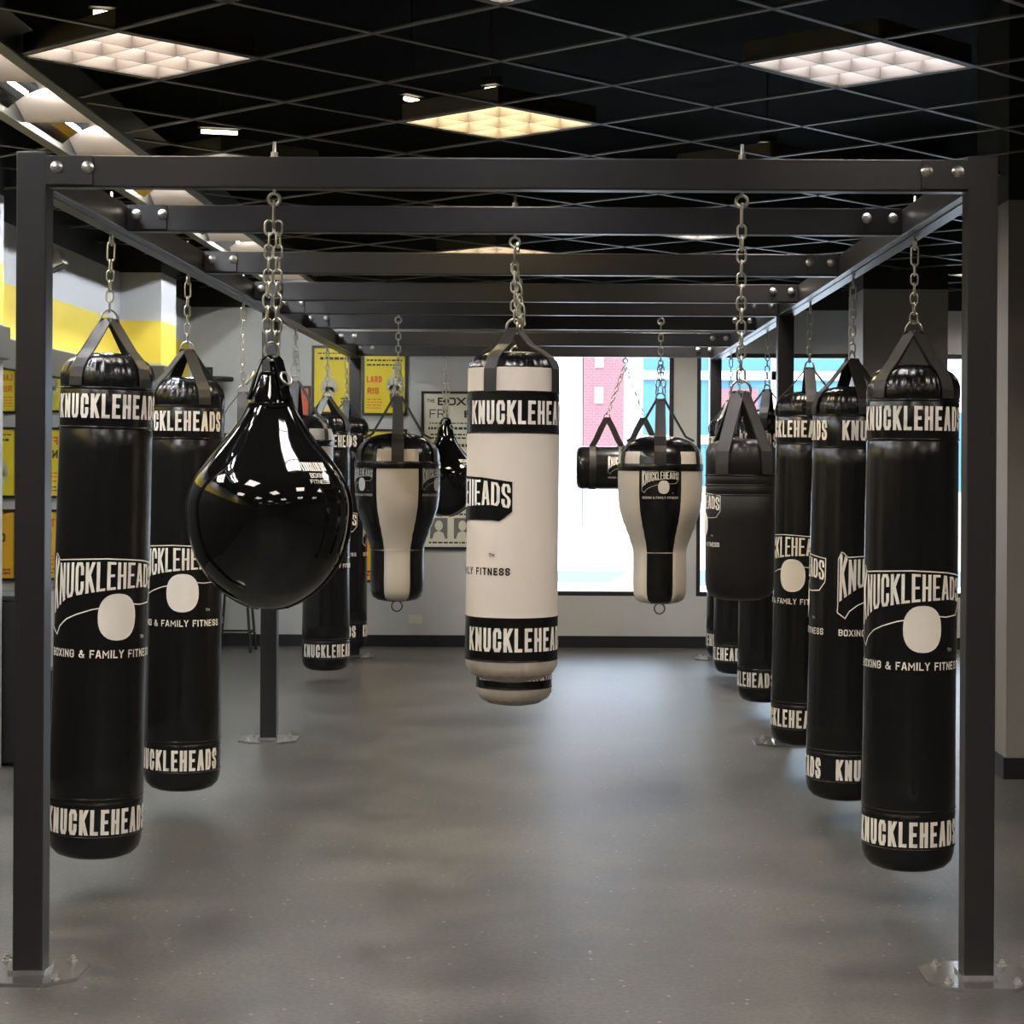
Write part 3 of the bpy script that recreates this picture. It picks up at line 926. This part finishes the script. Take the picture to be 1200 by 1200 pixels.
# white bags ---------------------------------------------------------------
def white_bag_parts(root, L, emb_u):
    r0 = .170
    H = L
    prof = [(0, 0), (.06, .003), (.115, .014), (.148, .034), (.166, .062), (r0, .09)]
    zb0, zb1 = .088, .245                       # lower black band
    zt1, zt0 = L-.152, L-.303                   # upper black band
    zs = [zb0+.004, zb0+.008, .16, zb1-.004, zb1, zb1+.006, zb1+.15, zb1+.3, (zb1+zt0)/2, zt0-.15, zt0-.005, zt0, zt0+.008, (zt0+zt1)/2, zt1-.005, zt1, zt1+.005, L-.10, L-.066, L-.064]
    zs = sorted(set(zs))
    prof += [(r0 + .001*sin(z*9), z) for z in zs if z > .09]
    prof += [(.166, L-.055), (.156, L-.036), (.138, L-.020), (.11, L-.009), (.06, L-.002), (0, L)]
    def mf(z, t):
        if z > L-.012: return 2
        if z > L-.065: return 1
        if zt0 <= z <= zt1: return 1
        if zb0 <= z <= zb1: return 1
        return 2 if z < zb0 and z < .03 else 0
    b = MB()
    b.lathe(prof, 96, 0, matf=mf, rf=lambda r, z, t: pleat(r, z, t, 0, .09, .004, 22) if z < .09 else (pleat(r, z, t, L-.066, L, .003) if z > L-.066 else (r, z)))
    rf = lambda z: r0+.0016
    band_text(b, rf, radians(18), zt0+.032, .086, 3)
    band_text(b, rf, radians(16), zb0+.036, .086, 3)
    emblem(b, rf, emb_u, 1.0, 1.204-.789 + (L-1.22)*.9, 3, 1)
    for z in (zt0, zt1, zb0, zb1): b.lathe([(r0, z-.003), (r0+.003, z), (r0, z+.003)], 64, 1)
    b.build('body', ['cream', 'vinyl', 'grime', 'print'], root)
    path = [(.010, L+.085), (.020, L+.076), (.070, L+.022), (.118, L-.004), (.150, L-.026), (.1725, L-.07), (.1735, zt1+.05), (.1735, zt1)]
    straps_for(root, path, .050, [radians(a) for a in (-28, 62, 152, 242)])
    r = MB(); r.tube(d_ring_pts(.058, .05, L+.070), .0045, 8, 0, True); r.build('d_ring', 'zinc', root)
white = [(-.145, 7.262, .789, 1.22, -79, 'short white punching bag hanging in the middle of the rack, nearer of two'),
         (-.165, 8.862, .504, 1.50, -60, 'longer white punching bag almost hidden behind the front white bag')]
for (x, y, zb, L, er, lb) in white:
    root = thing('white_heavy_bag', (0, 0, 0), lb, 'punching bag', 'white heavy bags')
    white_bag_parts(root, L, radians(er))
    hang(root, x, y, ZR+.004, zb, 0, radians(0.2))
    c_ = MB()
    add_chain(c_, (0, 0, ZR+.006-zb), (.0, 0, L+.116), phase=pi/2)
    add_chain(c_, (.0, -.006, ZR-.07-zb), (.035, -.012, L+.10), long_first=False, phase=.6)
    c_.build('chain', 'zinc', root)

# angle bags ----------------------------------------------------------------
AP = [(0, 0), (.06, .003), (.11, .012), (.138, .030), (.150, .062), (.154, .12), (.153, .2), (.153, .30), (.158, .325), (.170, .365), (.190, .42),
      (.212, .475), (.232, .54), (.240, .60), (.243, .66), (.243, .72), (.242, .7655), (.2425, .767), (.2425, .803), (.242, .8045), (.241, .84), (.232, .875), (.212, .905), (.175, .933), (.12, .955), (.06, .966), (0, .970)]
ARF = lin([(z, r) for r, z in AP])
def angle_bag_parts(root, col, logo_on, dark_top=True, first_cream=True, logom=3):
    def mf(z, t):
        if z > .872 or z < .02: return 0
        if .766 < z < .804: return 0
        k = int(((math.degrees(t)+30) % 360)//60)
        cream = (k % 2 == 0) if first_cream else (k % 2 == 1)
        return 1 if cream else 0
    b = MB()
    # finer profile
    pr = []
    for (r0, z0), (r1, z1) in zip(AP, AP[1:]):
        pr.append((r0, z0))
        if z1-z0 > .04: pr.append(((r0+r1)/2, (z0+z1)/2))
    pr.append(AP[-1])
    def crs(r, z, t):
        a = ((math.degrees(t)+30) % 60)/60
        g = min(a, 1-a)
        d = -.006*max(0, 1-g/.06)                # panels pillow between their seams
        if .25 < z < .5: d += .002*sin(z*120+3*t)
        if r < .05: d = 0
        return r+d, z
    b.lathe(pr, 120, 0, matf=mf, rf=crs)
    for k in range(6):
        cream = (k % 2 == 0) if first_cream else (k % 2 == 1)
        if not cream:
            emblem(b, ARF, radians(60*k), .44, .615, 2, None, off=.002)
    b.lathe([(.2425, .764), (.2455, .768), (.2455, .802), (.2425, .806)], 120, 0)
    b.lathe([(.153, .298), (.1555, .30), (.153, .302)], 60, 1)
    b.build('body', ['vinyl', col, logom], root)
    path = [(.010, 1.175), (.020, 1.165), (.080, 1.06), (.140, .957), (.19, .930), (.222, .904), (.240, .874), (.2455, .84), (.2465, .804)]
    for k in range(4):
        strap_mesh(path[:5] if k % 2 else path, .066, .013 if k % 2 else .005, radians(90*k), wfun=lambda q: .05+.02*min(1, q*2)).build('strap', 'strap', root)
    for k in range(1, 6):
        if k != 3: strap_mesh(path[4:], .034, .004, radians(60*k)).build('webbing', 'strap', root)
    r = MB(); r.tube(d_ring_pts(.055, .05, 1.162), .0045, 8, 0, True); r.build('d_ring', 'zinc', root)
    r = MB(); r.tube(ring_pts(0, -.026, .030, .030, 20), .0042, 8, 0, True); r.build('bottom_ring', 'darkmetal', root)
def double_chain(root, zring, ztop, mid, spread=.022, phase=pi/2):
    c_ = MB()
    add_chain(c_, (0, 0, ztop), (0, 0, mid), phase=phase)
    for s in (-1, 1): add_chain(c_, (s*.004, 0, mid+.012), (s*spread, 0, zring), long_first=False, phase=.5*s)
    c_.build('chain', 'zinc', root)
for (x, y, zb, col, cream_first, lm, lb) in (
        (-.892, 11.24+.031, .797, 'tan', True, 'greyprint', 'black angle bag with a wide tan front panel, left of the white bags'),
        (.616, 11.24+.031, .790, 'cream', False, 'print', 'cream angle bag with a black emblem panel in front, before the window'),
        (-1.640, 12.48, .93, 'cream', False, 'greyprint', 'black and cream angle bag mostly hidden behind the shiny teardrop bag')):
    root = thing('angle_bag', (0, 0, 0), lb, 'punching bag', 'angle bags')
    angle_bag_parts(root, col, True, first_cream=cream_first, logom=lm)
    hang(root, x, y, ZR+.004, zb, radians(4.5 if -1.5 < x < 0 else (-3 if x > 0 else 0)), 0)
    double_chain(root, 1.205, ZR+.006-zb, 1.36, phase=pi/2 if x > -1.5 else 0)
    if x < -1.5: eye(rack, RP((x, y, BB)), radians(90))

# short black bag hidden in the left row, its straps showing
root = thing('short_bag', (0, 0, 0), 'short black bag with flat straps, between the shiny teardrop bag and the left row', 'punching bag')
b = MB(); b.lathe([(0, 0), (.08, .004), (.12, .02), (.138, .05), (.14, .1), (.15, .3), (.17, .5), (.19, .68), (.188, .74), (.17, .775), (.12, .795), (0, .80)], 64, 0)
band_text(b, lin([(0, .14), (.3, .15), (.5, .172), (.68, .192)]), 0, .60, .06, 1, .45)
b.build('body', ['vinyl', 'print'], root)
straps_for(root, [(.010, 1.01), (.02, 1.0), (.075, .93), (.125, .83), (.165, .785), (.191, .74), (.192, .70)], .055, [radians(a) for a in (-80, 10, 100, 190)])
r = MB(); r.tube(d_ring_pts(.058, .05, .997), .0045, 8, 0, True); r.build('d_ring', 'zinc', root)
hang(root, -1.635, 10.34, ZR+.004, .95, 0, 0)
chain_part(root, 1.042, ZR+.006-.95, 0)
eye(rack, RP((-1.635, 10.34, BB)), radians(90))

# teardrop bags ---------------------------------------------------------------
TP = [(0, 0), (.06, .007), (.125, .040), (.17, .078), (.203, .120), (.226, .160), (.241, .205), (.251, .255), (.2555, .305), (.252, .345), (.240, .385),
      (.220, .420), (.196, .452), (.170, .484), (.142, .517), (.113, .553), (.087, .592), (.071, .622), (.062, .645), (.058, .664)]
def smooth_prof(P, n=4):
    out = []
    for i in range(len(P)-1):
        p0, p1, p2, p3 = P[max(i-1, 0)], P[i], P[i+1], P[min(i+2, len(P)-1)]
        for j in range(n):
            t = j/n
            out.append(tuple(.5*((2*p1[k])+(-p0[k]+p2[k])*t+(2*p0[k]-5*p1[k]+4*p2[k]-p3[k])*t*t+(-p0[k]+3*p1[k]-3*p2[k]+p3[k])*t**3) for k in (0, 1)))
    out.append(P[-1]); out[0] = (0, 0)
    return [(max(0, r), z) for r, z in out]
TPS = smooth_prof(TP)
TRF = lin([(z, r) for r, z in TPS[1:]])
def teardrop_parts(root, scale=1.0):
    b = MB()
    P = [(r*scale, z*scale) for r, z in TPS]
    b.lathe(P, 96, 0)
    q = []
    for tx, w_, h_, dz in (('KNUCKLEHEADS', .095, .026, .026), ('BOXING', .06, .014, .006), ('FITNESS', .075, .012, -.012)):
        wrap(b, [[(p[0]*scale, (p[1]+.405+dz)*scale) for p in g] for g in text_quads(tx, w_, h_, bold=.12, gap=.10)], 1, lambda z: TRF(z/scale)*scale, radians(49), .0012)
    b.build('body', ['patent', 'print'], root)
    for a in (86, -94):
        pts = []
        for r, z in P[2::2]:
            th = radians(a)
            pts.append(((r+.002)*sin(th), -(r+.002)*cos(th), z))
        s_ = MB(); s_.tube(pts, .0055, 8); s_.build('piping', 'patent', root)
    cp = MB()                                    # stitched collar
    cp.lathe([(r*scale, z*scale) for r, z in [(.0725, .624), (.069, .640), (.063, .660), (.050, .692), (.040, .722), (.034, .735), (0, .738)]], 24, 0,
             rf=lambda r, z, t: (r*(1+.05*sin(5*t)), z))
    cp.recalc = True
    cp.build('collar', 'patent', root)
    for a in (0, 120, 240):
        t_ = radians(a+50)
        s_ = strap_mesh([(r*scale, z*scale) for r, z in [(.068, .648), (.056, .690), (.044, .735), (.030, .770), (.012, .785)]], .034*scale, .005, t_)
        s_.build('strap', 'patent', root)
        r_ = MB(); c0 = Vector((.055*sin(t_)*scale, -.055*cos(t_)*scale, .715*scale))
        e1 = Vector((cos(t_), sin(t_), 0)); e2 = Vector((sin(t_)*-.5, cos(t_)*.5, .85))
        r_.tube([c0 + Vector((sin(t_), -cos(t_), 0))*.012 + e1*.02*scale*cos(2*pi*k/14) + e2*.022*scale*sin(2*pi*k/14) for k in range(14)], .004*scale, 6, 0, True)
        r_.build('ring', 'zinc', root)
    r = MB(); r.tube(ring_pts(0, .80*scale, .022*scale, .028*scale, 18), .0045*scale, 8, 0, True); r.build('d_ring', 'zinc', root)
for (x, y, zb, sc_, lb) in ((-.871, 6.101, 1.141, 1.0, 'big shiny black teardrop bag hanging on a double chain from the front crossbeam'),
                            (-.857, 15.681, 1.165, 1.0, 'shiny black teardrop bag near the rear wall, in front of the boxing poster')):
    root = thing('teardrop_bag', (0, 0, 0), lb, 'punching bag', 'shiny teardrop bags')
    teardrop_parts(root, sc_)
    hang(root, x, y, ZR+.004, zb, 0, radians(.6 if y < 7 else 0))
    zt = ZR+.006-zb
    c_ = MB()
    add_chain(c_, (0, 0, zt), (0, 0, zt-.075), long_first=False, ln=.085, phase=pi/2)
    for s in (-1, 1): add_chain(c_, (s*.014, 0, zt-.060), (s*.016, -.004, .822), long_first=False, phase=.25*s)
    c_.build('chain', 'zinc', root)

# short fat-strapped bag on the front crossbeam ----------------------------------
root = thing('short_bag', (0, 0, 0), 'short black bag with wide grey-black straps hanging from the front crossbeam at right', 'punching bag')
r0 = .108
b = MB()
b.lathe([(0, 0), (.06, .003), (.092, .014), (.104, .032), (r0, .06), (r0, .15), (r0, .25), (r0, .325), (r0-.002, .328), (r0, .331), (r0, .355), (r0-.002, .358), (r0, .361), (r0, .385), (r0-.002, .388), (r0, .391), (r0, .44), (.105, .462), (.095, .482), (.075, .494), (.04, .501), (0, .503)],
        72, 0, rf=lambda r, z, t: pleat(r, z, t, .44, .50, .003, 20) if z > .44 else (r, z))
emblem(b, lambda z: r0+.001, radians(-100), .46, .175, 1)
for z in (.328, .358, .388): b.lathe([(r0, z-.003), (r0+.003, z), (r0, z+.003)], 48, 0)
b.build('body', ['vinyl_dull', 'print'], root)
straps_for(root, [(.006, .647), (.015, .640), (.050, .575), (.085, .505), (.106, .462), (.1105, .42), (.1105, .392)], .044, [radians(a) for a in (-38, 38, 142, 218)])
r = MB(); r.tube(d_ring_pts(.062, .05, .634), .0042, 8, 0, True); r.build('d_ring', 'zinc', root)
hang(root, .583, 6.101, ZR+.004, 1.175, radians(3), 0)
chain_part(root, .68, ZR+.006-1.175, -pi/2)

# horizontal cylinder bag ------------------------------------------------------------
hx, hy, hz = .575, 15.681, 1.56
root = thing('horizontal_bag', (hx, hy, hz-.172), 'black cylinder bag slung horizontally on a forked chain in front of the window', 'punching bag')
b = MB()
pr = [(0, -.39), (.12, -.388), (.155, -.378), (.170, -.355), (.172, -.33), (.172, 0), (.172, .33), (.170, .355), (.155, .378), (.12, .388), (0, .39)]
n = 56
for j in range(len(pr)-1):
    pass
v, f = [], []
for (rr, xx) in pr:
    for i in range(n):
        t_ = 2*pi*i/n
        v.append((xx, -rr*cos(t_), .172+rr*sin(t_)))
for j in range(len(pr)-1):
    for i in range(n):
        k = (i+1) % n
        f.append((j*n+i, (j+1)*n+i, (j+1)*n+k, j*n+k))
b.add(v, f, 0, True)
# emblem printed along the front of the cylinder
tmp = MB(); emblem(tmp, lambda z: .172, 0, .5, 0, 1)
for fc in tmp.f:
    vv = []
    for i in fc:
        x_, y_, z_ = tmp.v[i]
        u = atan2(x_, -y_)*.172; a = (z_-.08)/.174
        off = sqrt(x_*x_+y_*y_)-.172
        vv.append((u-.02, -(.172+off)*cos(a), .172+(.172+off)*sin(a)))
    b.add(vv, [tuple(range(len(vv)))], 1)
b.build('body', ['vinyl', 'print'], root)
for sx in (-1, 1):
    cx_ = sx*.145
    for e in (-1, 1):
        m_ = MB()
        # webbing from the ring down to the cylinder, then halfway round it
        pts = [(cx_, 0, .575), (cx_+e*.045, -.002, .49), (cx_+e*.085, -.004, .40), (cx_+e*.115, 0, .347)]
        vv, ff = [], []
        for (px_, py_, pz_) in pts:
            vv += [(px_-.026, py_-.022, pz_), (px_+.026, py_-.022, pz_), (px_+.026, py_+.022, pz_), (px_-.026, py_+.022, pz_)]
        for i in range(len(pts)-1):
            for k in range(4):
                l = (k+1) % 4
                ff.append((i*4+k, i*4+l, (i+1)*4+l, (i+1)*4+k))
        ff += [(3, 2, 1, 0), tuple(len(vv)-4+k for k in range(4))]
        m_.add(vv, ff)
        ang_n = 24
        vv, ff = [], []
        for i in range(ang_n):
            a = 2*pi*i/ang_n
            for xx in (cx_+e*.115-.026, cx_+e*.115+.026): vv.append((xx, -.1755*cos(a), .172+.1755*sin(a)))
        for i in range(ang_n):
            k = (i+1) % ang_n
            ff.append((2*i, 2*i+1, 2*k+1, 2*k))
        m_.add(vv, ff, 0, True)
        m_.build('strap', 'strap', root)
    r = MB(); r.tube([(cx_+x_, 0, .56+z_) for x_, _, z_ in d_ring_pts(.05, .045, 0)], .004, 8, 0, True); r.build('d_ring', 'zinc', root)
c_ = MB()
zt = ZR+.006-(hz-.172)
add_chain(c_, (0, 0, zt), (0, 0, zt-.06), long_first=False, phase=pi/2)
for sx in (-1, 1): add_chain(c_, (sx*.008, 0, zt-.045), (sx*.143, 0, .60), long_first=False, phase=.4)
c_.build('chain', 'zinc', root)

# ------------------------------------------------------------------ posters on the back wall
YW = YB
def flat_quads(mb, quads, m, x, z, y): # text quads on the wall plane
    for q in quads: mb.add([(x+p[0], y, z+p[1]) for p in q], [tuple(range(len(q)))], m)

def figure(mb, x, z, h, m, y, m2):
    """a bare-chested figure in a vintage print: head, shoulders, folded arms, trunks"""
    pts = lambda P: [(x+px*h*.8, y, z+pz*h) for px, pz in P]
    mb.add(pts([(-.10, 0), (.12, 0), (.16, .30), (.10, .34), (-.12, .34), (-.15, .30)]), [tuple(range(6))], m2)
    mb.add(pts([(-.12, .34), (.10, .34), (.15, .55), (.20, .68), (.10, .76), (-.10, .76), (-.21, .68), (-.16, .52)]), [tuple(range(8))], m)
    mb.add(pts([(-.24, .42), (-.14, .38), (.02, .50), (-.02, .56), (-.14, .50), (-.17, .68), (-.23, .64)]), [tuple(range(7))], m)
    mb.add(pts([(.26, .44), (.23, .66), (.16, .68), (.14, .52), (0, .56), (-.02, .50), (.14, .40)]), [tuple(range(7))], m)
    n = 14
    mb.add(pts([(-.01+.065*cos(2*pi*i/n), .87+.095*sin(2*pi*i/n)) for i in range(n)]), [tuple(range(n))], m)
    mb.add([(px, y-.0004, pz) for px, _, pz in pts([(-.07, .92), (-.05, .965), (0, .98), (.05, .96), (.055, .92), (0, .94)])], [tuple(range(6))], m2)

def poster(x0, x1, z0, z1, paper, label, group, draw):
    th = thing('poster', ((x0+x1)/2, YW, z0), label, 'poster', group)
    hw_, h_ = (x1-x0)/2, z1-z0
    f_ = MB(); e = .022
    f_.box((-hw_-e, -.022, -e), (hw_+e, 0, 0)); f_.box((-hw_-e, -.022, h_), (hw_+e, 0, h_+e))
    f_.box((-hw_-e, -.022, 0), (-hw_, 0, h_)); f_.box((hw_, -.022, 0), (hw_+e, 0, h_))
    f_.build('frame', 'frame', th)
    p_ = MB(); p_.box((-hw_, -.012, 0), (hw_, -.002, h_), 0)
    draw(p_, hw_, h_)
    p_.build('print', [paper, 'ink', 'redink', 'skin', 'skindark', 'orangepaper'], th)

YP = -.0128
def bars(p, x0, x1, zs, m, h, seed=1):
    rnd = random.Random(seed)
    for z in zs:
        x = x0
        while x < x1:
            w_ = rnd.uniform(.012, .04)
            if x+w_ > x1: break
            p.add([(x, YP, z), (x+w_, YP, z), (x+w_, YP, z+h), (x, YP, z+h)], [(0, 1, 2, 3)], m); x += w_ + .009

def d_fig_right(p, w, h):
    flat_quads(p, text_quads('LARD', .13, .055, bold=.2, gap=.12), 2, -.09, h-.235, YP)
    flat_quads(p, text_quads('RIS', .10, .055, bold=.2, gap=.12), 2, -.10, h-.335, YP)
    bars(p, -w+.02, w-.02, [h-.05, h-.09], 1, .014, 3)
    bars(p, -w+.02, -.02, [.04, .065, .09, .115], 2, .008, 4)
    figure(p, .085, .05, .36, 3, YP-.0003, 4)
def d_fig_left(p, w, h):
    bars(p, -w+.05, w-.05, [h-.10], 1, .022, 5)
    bars(p, -w+.03, w-.03, [h-.05], 1, .010, 6)
    figure(p, -.05, .02, .36, 3, YP-.0003, 3)
    bars(p, .05, w-.02, [.05, .08, .11], 1, .010, 8)
def d_text(seed, words):
    def d(p, w, h):
        z = h-.13
        for i, (tx, m, ww, hh) in enumerate(words):
            flat_quads(p, text_quads(tx, ww, hh, bold=.2, gap=.14), m, 0, z, YP); z -= hh + .045
        bars(p, -w+.03, w-.03, [z-.02, z-.05, z-.09], 2, .012, seed)
        bars(p, -w+.03, w-.03, [.04, .07], 1, .010, seed+1)
    return d
G_ = 'yellow boxing posters on the back wall'
poster(-2.07, -1.71, 2.03, 2.58, 'yellowpaper', 'yellow poster with a pale standing boxer, left of the rear rack post', G_, d_fig_left)
poster(-1.635, -1.285, 2.02, 2.52, 'yellowpaper', 'yellow poster with red words and a boxer with folded arms', G_, d_fig_right)
poster(-2.07, -1.71, 1.29, 1.86, 'yellowpaper', 'yellow poster in the middle of the column left of the rear post', G_, d_text(11, [('FIGHT', 2, .24, .07), ('NIGHT', 1, .24, .07)]))
poster(-1.635, -1.285, 1.29, 1.86, 'yellowpaper', 'yellow poster hidden behind the tan-fronted angle bag', G_, d_fig_left)
poster(-2.07, -1.71, .58, 1.15, 'orangepaper', 'orange-yellow poster lowest in the column left of the rear post', G_, d_text(14, [('TE J', 2, .2, .07), ('ON', 1, .14, .08)]))
poster(-1.635, -1.285, .575, 1.15, 'orangepaper', 'orange-yellow poster peeking out low beside the tan-fronted angle bag', G_, d_text(17, [('A', 2, .08, .09), ('CE', 1, .2, .08), ('A', 2, .06, .06)]))
poster(-2.37, -2.12, 1.86, 2.23, 'redpaper', 'small red poster behind the chains of the left row', 'small posters', d_text(21, [('KO', 1, .12, .06)]))

def d_boxing(p, w, h):
    flat_quads(p, text_quads('BOXING', .44, .068, bold=.22, gap=.16), 1, .01, h-.10, YP)
    flat_quads(p, text_quads('THE', .07, .03, bold=.18, gap=.15), 1, -w+.06, h-.075, YP)
    flat_quads(p, text_quads('FRI', .16, .075, bold=.12, gap=.15), 1, -w+.13, h-.21, YP)
    flat_quads(p, text_quads('B S', .2, .06, bold=.25, gap=.15), 1, .12, h-.205, YP)
    bars(p, -w+.05, w-.05, [h-.26], 1, .010, 31)
    bars(p, -w+.04, w-.04, [h-.31], 1, .022, 32)
    bars(p, -w+.06, w-.06, [h-.36, h-.39], 1, .014, 33)
    bars(p, -w+.04, w-.04, [h-.46], 1, .026, 34)
    bars(p, -w+.1, w-.06, [h-.53, h-.58, h-.63, h-.69, h-.75, h-.82], 1, .018, 35)
    for i in range(3):
        x = -w+.06+.205*i
        p.add([(x, YP, .07), (x+.15, YP, .07), (x+.15, YP, .25), (x, YP, .25)], [(0, 1, 2, 3)], 4)
        n = 12
        p.add([(x+.075+.035*cos(2*pi*k/n), YP-.0004, .185+.045*sin(2*pi*k/n)) for k in range(n)], [tuple(range(n))], 3)
        p.add([(x+.02, YP-.0004, .07), (x+.13, YP-.0004, .07), (x+.115, YP-.0004, .12), (x+.075, YP-.0004, .14), (x+.035, YP-.0004, .12)], [(0, 1, 2, 3, 4)], 3)
    bars(p, -w+.05, w-.05, [.03, .275], 1, .014, 36)
poster(-1.12, -.46, .865, 2.19, 'creampaper', 'tall cream poster headed BOXING on the back wall behind the white bags', 'boxing posters', d_boxing)

# wall outlet
th = thing('wall_outlet', (-1.185, YB, .195), 'ivory wall outlet plate low on the back wall', 'outlet')
b = MB(); b.box((-.058, -.008, 0), (.058, 0, .078), 0, .002); b.build('cover_plate', 'ivory', th)
b = MB()
for x in (-.026, .026): b.box((x-.016, -.0105, .022), (x+.016, -.008, .056), 0, .002)
b.build('socket', 'ivory', th)

# mirrors along the left wall
th = MB(); th.box((XL, 10.24, .80), (XL+.012, 14.24, 2.118))
tag(th.build('wall_mirror', 'mirror'), 'tall frameless mirror on the left wall under the yellow band', 'mirror')

# small cream wall fixture near the top of the left wall
th = thing('wall_fitting', (XL, 12.3, 2.78), 'small cream wedge speaker on the left wall above the yellow band', 'fitting')
b = MB(); b.prism([(0, .0), (.10, .05), (.07, .13), (0, .13)], -.07, .07, 0, 'y'); b.recalc = True; b.build('cabinet', 'ivory', th)
b = MB(); b.prism([(.012, -.006), (.106, .045), (.100, .052), (.008, .0)], -.06, .06, 0, 'y'); b.recalc = True; b.build('lower_plate', 'rim', th)

# black cabinets at the left edge
th = thing('storage_cabinet', (-2.93, 10.45, 0), 'tall black cabinet against the left wall, behind the left front post', 'cabinet')
b = MB(); b.box((-.18, -.222, .02), (.19, -.202, .86), 0, .004); b.build('door', 'base', th)
b = MB(); b.box((-.20, -.20, 0), (.205, .20, .862), 0, .004); b.build('body', 'black', th)
b = MB(); b.box((-.205, -.225, .864), (.21, .205, .89), 0, .004); b.build('top', 'black', th)
b = MB(); b.tube([(.15, -.222, .5), (.15, -.245, .5), (.15, -.245, .62), (.15, -.222, .62)], .006, 6); b.build('handle', 'black', th)
th = thing('plyo_box', (-2.50, 10.45, 0), 'low black box on the floor between the left front post and first bag', 'box')
b = MB(); b.box((-.15, -.22, .0), (.15, .22, .49), 0, .01); b.build('body', 'black', th)
b = MB(); b.box((-.155, -.225, .4905), (.155, .225, .505), 0, .005); b.build('lid', 'base', th)

# stool by the back wall
th = thing('bar_stool', (-2.66, 16.5, 0), 'black round-seat stool by the back wall, its legs showing under the teardrop bag', 'stool')
b = MB(); b.lathe([(0, .72), (.15, .72), (.165, .73), (.165, .755), (.15, .765), (0, .768)], 28, 0); b.build('seat', 'black', th)
for sx in (-1, 1):
    for sy in (-1, 1):
        b = MB(); b.tube([(sx*.15, sy*.15, 0), (sx*.148, sy*.148, .01), (sx*.09, sy*.09, .725)], .011, 8); b.build('leg', 'black', th)
b = MB(); b.tube(ring_pts(0, .2, .135, 0, 4)[:1] and [(-.136, -.136, .16), (.136, -.136, .16), (.136, .136, .16), (-.136, .136, .16)], .009, 8, 0, True); b.build('foot_rail', 'black', th)

# speed bag platform on the left of the back wall
th = thing('speed_bag_platform', (-2.93, YB, 2.28), 'black round speed-bag platform on a bracket, on the back wall left', 'speed bag platform')
b = MB(); b.lathe([(0, 0), (.165, 0), (.172, .008), (.172, .03), (.165, .038), (0, .038)], 36, 0, (.02, -.21, 0)); b.build('board', 'black', th)
b = MB(); b.box((-.12, -.30, .038), (-.03, 0, .10), 0, .01); b.box((-.13, -.02, .0), (-.02, 0, .13)); b.build('bracket', 'black', th)
b = MB(); b.lathe([(.012, -.03), (.018, -.02), (.012, 0)], 12, 0, (.02, -.21, 0)); b.build('swivel', 'zinc', th)

# ------------------------------------------------------------------ outside
mb = MB(); mb.box((-30, YB+.2, -.12), (45, 44, -.02))
struct(mb.build('exterior_ground', 'concrete'))
mb = MB(); mb.box((-4, 26.6, -.02), (.78, 29.3, -.012));  # flat blue strips laid on the pavement
mb.v = [(x + (.35 if (x > 0 and y > 28) else 0), y, z) for x, y, z in mb.v]
tag(mb.build('pavement_strip', 'bluestrip'), 'pale blue strip on the bright pavement outside the window', 'road marking')
mb = MB(); mb.box((1.9, 26.0, -.02), (8.0, 29.6, -.012))
tag(mb.build('pavement_strip', 'bluestrip'), 'blue strip outside, seen past the grey window pier', 'road marking')

th = thing('street_building', (1.1, 44, -.02), 'pink-red brick shopfront with white windows across the street', 'building')
b = MB(); b.box((-.42, 0, 0), (.48, 4, 1.9)); b.build('base_wall', 'plaster', th)
b = MB(); b.box((-.42, 0, 1.9), (.48, 4, 8)); b.build('brick_wall', 'brick', th)
for z in (2.95, 3.75, 4.6):
    b = MB(); b.box((-.17, -.05, z), (.02, .05, z+.36), 0, .01); b.build('window', 'plaster', th)
th = thing('street_building', (3.4, 44.2, -.02), 'blue and red shopfront across the street, right of the brick one', 'building')
b = MB(); b.box((-1.82, 0, 0), (-1.38, 4, 8)); b.build('pier', 'lav', th)
b = MB(); b.box((-1.38, 0, 1.1), (3.2, 4, 8)); b.build('cladding', 'bluepaint', th)
b = MB(); b.box((-1.38, -.02, 0), (3.2, 4, 1.1)); b.build('base_wall', 'plaster', th)
b = MB(); b.box((.35, -.15, 2.5), (1.2, -.0, 3.3)); b.build('sign_panel', 'brick', th)
b = MB()
for x in (-.55, .1, 1.5): b.box((x, -.08, 1.1), (x+.12, 0, 8))
b.box((-1.38, -.08, 2.05), (3.2, 0, 2.25)); b.box((-1.38, -.08, 3.5), (3.2, 0, 3.7)); b.build('white_trim', 'plaster', th)
th = thing('street_building', (-3.0, 44.4, -.02), 'white shopfront across the street, behind the white bags', 'building')
b = MB(); b.box((-8, 0, 0), (3.66, 4, 8)); b.build('wall', 'plaster', th)
b = MB()
for x in (-5, -2, 1): b.box((x, -.03, 1.0), (x+1.2, .02, 2.6))
b.build('shop_window', 'lav', th)
th = thing('street_building', (12.0, 44.4, -.02), 'pale building at the far right of the street', 'building')
b = MB(); b.box((-5.4, 0, 0), (14, 4, 8)); b.build('wall', 'plaster', th)
b = MB()
for x in (-4, -1, 2): b.box((x, -.03, 1.0), (x+1.6, .02, 2.8))
b.build('shop_window', 'bluepaint', th)
